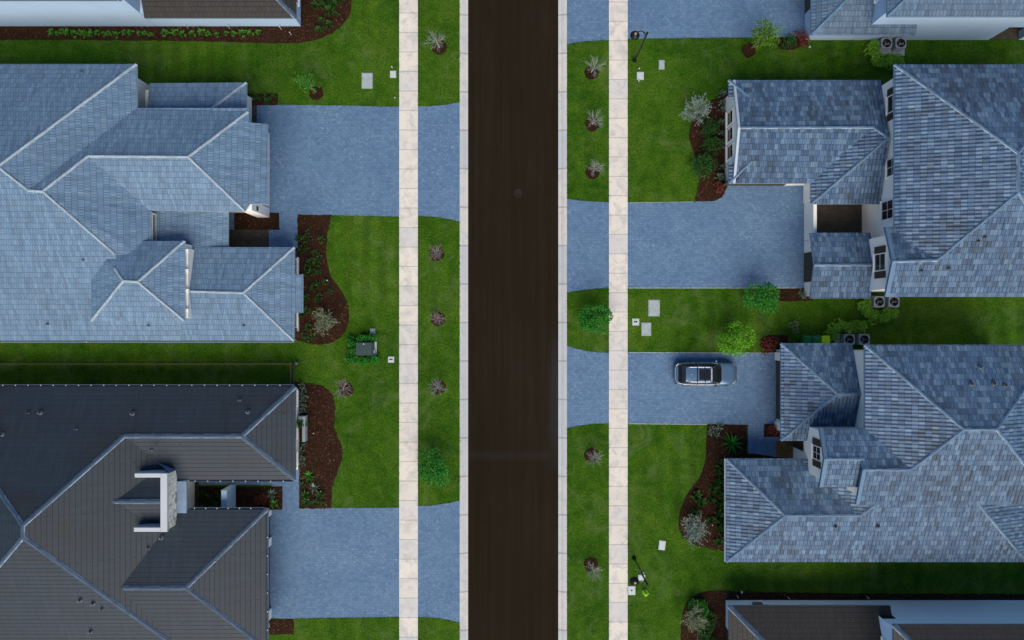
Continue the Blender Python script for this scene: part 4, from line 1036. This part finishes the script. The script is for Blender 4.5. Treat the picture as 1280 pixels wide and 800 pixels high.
lid('utility_cover', 489, 449.5, 6, 6, 'small pale square cover with two holes near the green cabinet', 'white_plastic', .06, holes=2)
lid('utility_cover', 466, 414, 4.5, 5, 'tiny grey cover beside the hedge of the green cabinet', 'concrete', .12)
lid('utility_cover', 827, 81, 5.5, 10, 'narrow blue grey cover on the upper right lawn', 'concrete')
lid('utility_cover', 800.3, 95, 7, 8, 'small white square cover below the upper street lamp', 'white_plastic', .08)
lid('utility_cover', 817.5, 385, 12.5, 19, 'larger of the two pale covers above the car driveway')
lid('utility_cover', 807.8, 411.5, 10.5, 15, 'smaller of the two big pale covers above the car driveway')
lid('utility_cover', 794.6, 402.5, 7, 7, 'small square cover with two holes beside the right footpath', 'white_plastic', .06, holes=2)
lid('utility_cover', 827.5, 681.5, 6.5, 10, 'tilted pale cover on the lower right lawn', 'white_plastic', .06, -.12)
lid('utility_cover', 802, 722.5, 7, 7, 'white cover half under the lower street lamp head', 'white_plastic', .1)
lid('utility_cover', 789.5, 738, 7.5, 9.5, 'square pale cover with one dark plug touching the lower right footpath', 'white_plastic', .05, holes=1)
def stake(px, py, label, hgt=.35, group=None, tilt=(0,0), r=.05):
    b0 = P(px, py, .02); q = MB(); t = b0+Vector((tilt[0], tilt[1], hgt)); q.tube(b0-Vector((0,0,.05)), t, r*.55, r*.55, 8); q.lathe(t, [(r,-.04),(r*1.15,0),(r*.8,.05),(0,.06)], 10)
    tag(q.build('marker_post', M['white_plastic'], None, b0), label, 'post', group)
stake(490.5, 85, 'white marker post above the small white cover on the left lawn')
stake(494, 122.5, 'white marker post at the corner of footpath and upper left driveway', .15)
stake(798.5, 86.5, 'white marker post just above the white square cover under the street lamp', .25)
stake(798, 102, 'white marker post just below the white square cover under the street lamp', .25)
stake(804, 715, 'white marker post beside the lower lamp pole', .25)
for px, py in ((11,30.5),(69,31.5),(185,33),(235,34),(287.5,35.5),(352,36.5),(364.5,43.5),(376,24)):
    stake(px, py+.5, 'thin white garden light stake along the wall of the top left house', .5, 'garden lights of the top left house', (-.02,.05), .04)
for px, py in ((921,744),(984.5,745.5),(1083,745)): stake(px, py, 'thin white garden light stake in the bed along the bottom right wall', .4, 'garden lights of the bottom right house', (.0,-.04), .035)
stake(926.5, 739.5, 'round white marker post at the edge of the bottom right mulch bed', .2, None, (0,0), .08)
stake(1011, 59.5, 'round white marker post on the dark lawn beside the top right house', .2, None, (0,0), .07)
stake(316.5, 124.5, 'white garden light stake in the strip above the upper left driveway', .5, None, (-.05,.04), .04)
stake(393, 541, 'white garden light stake in the lower left mulch bed', .35, None, (0,0), .045)
stake(889.5, 655, 'white garden light stake in the lower right mulch bed', .3, None, (0,0), .045)
stake(410, 350.5, 'pale pink marker stake at the edge of the upper left mulch bed', .3, None, (0,0), .05)
# lime hydrant
b0 = P(806, 739.5, 0); t = thing('fire_hydrant', b0, 'lime green fire hydrant on the lawn below the lower street lamp', 'fire hydrant')
q = MB(); q.lathe(b0, [(.19,0),(.19,.05),(.12,.06),(.12,.5),(.16,.52),(.16,.56),(.13,.6),(.09,.7),(.03,.74),(.03,.79),(0,.79)], 16); q.build('barrel', M['lime'], t)
for d in ((1,0,0),(-1,0,0),(0,-1,0)):
    d = Vector(d); q = MB(); q.tube(b0+Vector((0,0,.42))+d*.08, b0+Vector((0,0,.42))+d*.2, .07, .07, 10); q.tube(b0+Vector((0,0,.42))+d*.2, b0+Vector((0,0,.42))+d*.24, .035, .035, 6); q.build('outlet', M['lime'], t)
# utility cabinet
b0 = P(459, 436, 0); t = thing('utility_cabinet', b0, 'dark green utility cabinet on a pale pad inside a hedge on the left lawn', 'utility cabinet')
a = P(448, 443, 0); c = P(468.5, 428, 0); q = MB(); q.cbox(a.x-.06, a.y-.06, -.05, c.x+.16, c.y+.06, .1, .02); q.build('pad', M['white_plastic'], t)
q = MB(); q.cbox(a.x, a.y, .102, c.x, c.y, .85, .03); q.build('body', M['boxgreen'], t)
q = MB(); q.cbox(a.x-.03, a.y-.03, .852, c.x-.08, c.y+.03, .93, .03); q.build('top_lid', M['boxgreen'], t)
q = MB(); q.box(c.x+.005, a.y+.1, .3, c.x+.06, a.y+.35, .5); q.tube(Vector((b0.x-.1, c.y-.1, .9)), Vector((b0.x-.1, c.y-.1, .97)), .05, .05, 8); q.build('latch', M['white_plastic'], t)

# ------------------------------------------------------------------ condensers
def condenser(px, py, label, g):
    b0 = P(px, py, 0); t = thing('air_conditioner', b0, label, 'air conditioner', g); w_ = .42; H_ = .85
    q = MB()
    def rr(s, z, c=.07): return [(b0.x+x, b0.y+y, z) for x, y in ((-s+c,-s),(s-c,-s),(s,-s+c),(s,s-c),(s-c,s),(-s+c,s),(-s,s-c),(-s,-s+c))]
    rows = [rr(w_, .12)]
    for i in range(12): z = .14+i*.05; rows += [rr(w_, z), rr(w_, z+.025), rr(w_-.015, z+.03), rr(w_-.015, z+.045)]
    q.grid(rows, 0, False, True); q.build('cabinet', M['ac'], t)
    q = MB(); n = 32; out = []; inn = []
    for i in range(n):
        a = 2*math.pi*i/n; m_ = max(abs(math.cos(a)), abs(math.sin(a))); r_o = min(w_/m_, w_*1.25); out.append((b0.x+math.cos(a)*r_o, b0.y+math.sin(a)*r_o)); inn.append((b0.x+math.cos(a)*.34, b0.y+math.sin(a)*.34))
    q.grid([[(x,y,.74) for x,y in out], [(x,y,H_) for x,y in out], [(x,y,H_+.01) for x,y in inn], [(x,y,H_-.1) for x,y in inn]], 0, False, True); q.build('top_panel', M['ac'], t)
    q = MB(); q.lathe(b0, [(.339,H_-.02),(.339,.55),(0,.55)], 24); q.build('fan_well', M['ac_dark'], t)
    q = MB(); q.lathe(b0, [(0,.72),(.09,.72),(.09,.62),(.02,.6)], 14)
    for i in range(3):
        a0 = 2*math.pi*i/3
        q.grid([[b0+Vector((math.cos(a0+da)*r, math.sin(a0+da)*r, .66+.05*(j-1))) for j, da in enumerate((-.32, 0, .32))] for r in (.06, .18, .31)], 0, True)
    q.build('fan', M['ac_fan'], t)
    q = MB()
    for r in (.08, .16, .24, .32):
        pts = [b0+Vector((math.cos(2*math.pi*i/24)*r, math.sin(2*math.pi*i/24)*r, H_+.012)) for i in range(25)]
        q.path(pts, [.006]*25, 4)
    for i in range(4):
        d = Vector((math.cos(math.pi*i/4), math.sin(math.pi*i/4), 0)); q.tube(b0+d*.34+Vector((0,0,H_+.014)), b0-d*.34+Vector((0,0,H_+.014)), .007, .007, 4)
    q.build('grille', M['ac_dark'], t)
    return t
def pad(px0, py0, px1, py1, label):
    a = P(px0, py1, 0); c = P(px1, py0, 0); q = MB(); q.cbox(a.x, a.y, -.05, c.x, c.y, .118, .02); o = q.build('equipment_pad', M['concrete'], None, (a+c)/2); tag(o, label, 'concrete pad')
pad(1096,50.5,1130,70,'concrete pad under the condensers beside the top right house'); pad(1088,370,1122,384.5,'concrete pad under the condensers of the two storey house'); pad(1043,417.5,1083,430.5,'concrete pad under the condensers next to the bins')
for px, py, lab, g in ((1102,58.5,'grey condenser beside the top right house, left of its pair','g'),(1119.5,58.5,'grey condenser beside the top right house, right of its pair','g'),
                    (1093,377.5,'grey condenser under the mottled eave, left of the pair below the cart garage','g'),(1111,377.5,'grey condenser under the mottled eave, right of the pair below the cart garage','g'),
                    (1056,424,'grey condenser nearer to the lime bin','g'),(1074.5,424,'grey condenser farther from the lime bin, by the tall wall','g')): condenser(px, py, lab, 'air conditioners behind the right houses')
# kerb of the top right pad
a = P(1092,69.5,0); c = P(1126,67.8,0); q = MB(); q.cbox(a.x, a.y, 0, c.x, c.y, .35, .01); tag(q.build('screen_board', M['concrete'], None, (a+c)/2), 'low pale board in front of the top right condensers', 'board')

# ------------------------------------------------------------------ bins
def bin_(px, py, mat, label):
    b0 = P(px, py, 0); t = thing('wheelie_bin', b0, label, 'bin', 'wheeled bins'); w_, d_ = .31, .35
    ring_ = lambda s, z, dy=0: [(b0.x+x*w_*s, b0.y+y*d_*s+dy, z) for x, y in ((-.85,-1),(.85,-1),(1,-.85),(1,.85),(.85,1),(-.85,1),(-1,.85),(-1,-.85))]
    q = MB(); q.grid([ring_(.72,.08), ring_(.80,.3), ring_(.93,.88), ring_(1.0,.9), ring_(1.0,.95)], 0, False, True); q.build('body', M[mat], t)
    q = MB(); q.grid([ring_(1.03,.955), ring_(1.04,.99), ring_(.9,1.03), ring_(.5,1.05)], 0, False, True); q.face(ring_(.5,1.05)); l = q.build('bin_lid', M[mat], t)
    q = MB(); q.tube(Vector((b0.x-w_*.8, b0.y-d_-.07, .98)), Vector((b0.x+w_*.8, b0.y-d_-.07, .98)), .02, .02, 8); 
    for s in (-1, 1): q.tube(Vector((b0.x+s*w_*.8, b0.y-d_-.07, .98)), Vector((b0.x+s*w_*.8, b0.y-d_+.02, .93)), .018, .018, 6)
    q.build('handle', M[mat], t)
    for s in (-1, 1):
        q = MB(); c = Vector((b0.x+s*w_*.85, b0.y-d_*.75, .12)); q.tube(c, c+Vector((s*.06,0,0)), .12, .12, 14); q.build('wheel', M['rubber'], t)
bin_(1003.5, 425, 'bin_green', 'dark green bin standing leftmost against the wall by the lime bin'); bin_(1014.5, 425, 'bin_green', 'dark green bin in the middle, next to the lime one'); bin_(1026, 425, 'bin_lime', 'lime yellow bin beside two green ones')

# ------------------------------------------------------------------ seat wall, fence
q = MB(); a = P(377.5,550.5,0); c = P(384.5,519,0); q.cbox(a.x+.2, a.y, 0, c.x, c.y, .75, .02)
q.cbox(a.x-.12, c.y-.3, 0, a.x+.198, c.y-.002, .742, .02)
tag(q.build('seat_wall', M['concrete'], None, P(382,534,0)), 'low pale grey seat wall with a notch beside the white wall of the dark house', 'low wall')
t = thing('fence', P(180,454,0), 'thin bronze metal fence along the shaded lawn between the two left houses', 'fence')
def fence_run(a, b_, n):
    for z in (.25, 1.15):
        q = MB(); d = (b_-a).normalized(); s = Vector((-d.y, d.x, 0))*.022
        q.prism([a-s, b_-s, b_+s, a+s], z-.03, z+.03); q.build('rail', M['bronze'], t)
    q = MB()
    m_ = int((b_-a).length/.14)
    for i in range(1, m_): p = a+(b_-a)*(i/m_); q.box(p.x-.008, p.y-.008, .1, p.x+.008, p.y+.008, 1.12)
    q.build('pickets', M['bronze'], t)
    for i in range(n+1):
        p = a+(b_-a)*(i/n); q = MB(); q.box(p.x-.035, p.y-.035, -.05, p.x+.035, p.y+.035, 1.25); q.build('post', M['bronze'], t)
fence_run(P(-120,454,0), P(368.5,454,0), 16); fence_run(P(368.5,455.5,0), P(368.5,480,0), 1)
q = MB(); b0 = P(372.5,453.5,0); q.tube(b0, b0+Vector((0,0,.55)), .09, .09, 12); q.lathe(b0+Vector((0,0,.55)), [(.13,-.05),(.15,0),(.1,.06),(0,.08)], 14); tag(q.build('meter_post', M['pipe'], None, b0), 'round pale capped post at the end of the bronze fence', 'post')

# ------------------------------------------------------------------ car
cx0 = P(879.3, 466.3, 0)
t = thing('parked_car', cx0, 'silver blue estate car with sunroof parked on the right driveway', 'car'); 
def C_(x, y, z): return cx0 + Vector((x, y, z))
L_ = 2.43
def lerp(tab, x):
    for (a, va), (b_, vb) in zip(tab, tab[1:]):
        if a <= x <= b_:
            f = (x-a)/(b_-a); f = f*f*(3-2*f) if False else f
            return va+(vb-va)*f
    return tab[0][1] if x < tab[0][0] else tab[-1][1]
wid = [(-2.43,.50),(-2.40,.66),(-2.32,.80),(-2.15,.885),(-1.7,.925),(-.6,.93),(.6,.93),(1.5,.925),(1.9,.885),(2.15,.79),(2.33,.61),(2.41,.42),(2.43,.28)]
top_ = [(-2.43,.72),(-2.38,.92),(-2.2,1.0),(-1.0,1.0),(.6,.99),(.95,1.01),(1.4,.99),(1.9,.91),(2.2,.82),(2.36,.70),(2.43,.56)]
xs_ = [-2.43,-2.41,-2.37,-2.3,-2.15,-1.95,-1.7,-1.4,-1,-.5,0,.5,.9,1.2,1.45,1.7,1.9,2.05,2.2,2.3,2.37,2.41,2.43]
q = MB(); rows = []
for x in xs_:
    w_ = lerp(wid, x); zt = lerp(top_, x); prof = [(0,zt+.015),(.45,zt+.012),(.75,zt-.0),(.88,zt-.035),(.965,zt-.14),(1.0,zt-.32),(.99,.42),(.97,.28),(.90,.2),(0,.19)]
    rows.append([C_(x, w_*a, max(z, .19)) for a, z in prof] + [C_(x, -w_*a, max(z, .19)) for a, z in prof[-2::-1]])
q.grid(rows, 0, True); q.face(rows[0]); q.face(rows[-1][::-1]); q.build('body', M['paint'], t)
# greenhouse: dark glass shell, then the painted roof panel and pillars over it
gw = [(-2.12,.66),(-1.9,.73),(-1.2,.76),(.0,.765),(.7,.76),(1.12,.76)]
def gh(x, s, z): return C_(x, s, z)
base = [(-2.22,.60),(-2.1,.72),(-1.7,.80),(-1,.83),(0,.835),(.6,.82),(.95,.77),(1.14,.66),(1.2,.45)]
roofl = [(-1.72,.50),(-1.66,.55),(-1.4,.60),(-.9,.62),(-.2,.625),(.15,.61),(.32,.57),(.42,.48),(.44,.33)]
q = MB(); r_b = [C_(x, y, .985) for x, y in base] + [C_(x, -y, .985) for x, y in base[::-1]]; r_t = [C_(x, y, 1.57) for x, y in roofl] + [C_(x, -y, 1.57) for x, y in roofl[::-1]]
mid = [(a+b_)/2 + Vector(((a-b_).x*.04, (a-b_).y*.10, .03)) for a, b_ in zip(r_b, r_t)]
q.grid([r_b, mid, r_t], 0, False, True); q.face(r_t); q.build('cabin_glass', M['glass'], t)
q = MB(); rows = []
for x in (-1.74,-1.68,-1.5,-1.1,-.6,0,.2,.3):
    w_ = lerp(roofl, x)*1.02+.02; z = 1.60 + .035*(1-((x+.65)/1.1)**2)
    rows.append([C_(x, w_*a, z - .03*a*a - (.035 if abs(a) == 1 else 0)) for a in (-1,-.97,-.8,-.4,0,.4,.8,.97,1)])
q.grid(rows, 0, True); q.build('roof_panel', M['paint'], t)
for x0, x1 in ((-.72,-.30),(-.24,.17)):
    q = MB(); q.cbox(cx0.x+x0, cx0.y-.42, 1.60, cx0.x+x1, cx0.y+.42, 1.648, .01); q.build('sunroof', M['glass'], t)
q = MB(); q.cbox(cx0.x+.19, cx0.y-.46, 1.58, cx0.x+.30, cx0.y+.46, 1.638, .02); q.build('sunroof_deflector', M['chrome'], t)
for s in (-1, 1):
    q = MB(); q.path([C_(-1.55,s*.555,1.6), C_(-1.45,s*.56,1.665), C_(.1,s*.56,1.665), C_(.25,s*.55,1.6)], [.022,.026,.026,.02], 7); q.build('roof_rail', M['chrome'], t)
for x in (-.86, -.27):
    q = MB(); q.cbox(cx0.x+x-.03, cx0.y-.60, 1.68, cx0.x+x+.03, cx0.y+.60, 1.715, .012); q.build('cross_bar', M['black'], t)
for s in (-1, 1):                                               # pillars and bright shoulder strips
    for (xa, xb) in ((-1.9,-1.60),(-.75,-.72),(1.02,.36)):
        q = MB(); ya = lerp(base, xa)*s*1.005; yb = lerp(roofl, xb)*s*1.02; q.tube(C_(xa,ya,.99), C_(xb,yb,1.585), .04, .03, 6); q.build('pillar', M['paint'], t)
    q = MB(); pts = [C_(x, s*(lerp(base,x)+.022), 1.0) for x in (-2.1,-1.7,-1.2,-.6,0,.5,.9)]; q.path(pts, [.016]*7, 5); q.build('window_trim', M['chrome'], t)
    q = MB(); c = C_(.72, s*1.0, 1.08); q.lathe(c, [(.0,.09),(.08,.08),(.11,.02),(.10,-.06),(0,-.08)], 10); q.tube(c-Vector((0,s*.02,0)), C_(.72, s*.86, 1.03), .03, .03, 6); q.build('mirror', M['paint'], t)
    for x in (-1.45, 1.48):
        q = MB(); c = C_(x, s*.80, .34); q.tube(c, c+Vector((0,s*.145,0)), .34, .34, 22); wl = q.build('wheel', M['rubber'], t)
        q = MB(); c2 = c+Vector((0,s*.146,0)); q.tube(c2, c2+Vector((0,s*.012,0)), .23, .21, 20); q.build('rim', M['alloy'], wl)
        q = MB(); q.grid([[C_(x+r*math.cos(a), s*(lerp(wid,x)+.012), .34+r*math.sin(a)) for a in [math.pi*i/14 for i in range(15)]] for r in (.36,.43)], 0, False); q.build('wheel_arch', M['black'], t)
    q = MB(); q.grid([[C_(2.06, s*.835, .74), C_(2.06, s*.77, .84)], [C_(2.25, s*.72, .70), C_(2.25, s*.62, .79)], [C_(2.38, s*.50, .62), C_(2.38, s*.40, .68)]], 0, True); q.build('headlight', M['clear_lens'], t)
    q = MB(); q.cbox(cx0.x-2.43, cx0.y+s*.62-.16, .70, cx0.x-2.31, cx0.y+s*.62+.16, .93, .02); q.build('tail_light', M['red_lens'], t)
q = MB(); pts = [C_(-2.20,-.80,.97), C_(-2.36,-.62,.93), C_(-2.42,-.3,.92), C_(-2.43,0,.92), C_(-2.42,.3,.92), C_(-2.36,.62,.93), C_(-2.20,.80,.97)]; q.path(pts, [.022]*7, 6); q.build('rear_trim', M['chrome'], t)
q = MB(); q.box(cx0.x+2.42, cx0.y-.55, .40, cx0.x+2.455, cx0.y+.55, .58); q.build('grille', M['black'], t)
q = MB(); q.lathe(C_(-1.3, 0, 1.615), [(.05,0),(.04,.03),(.015,.06),(0,.065)], 8); q.build('antenna', M['chrome'], t)
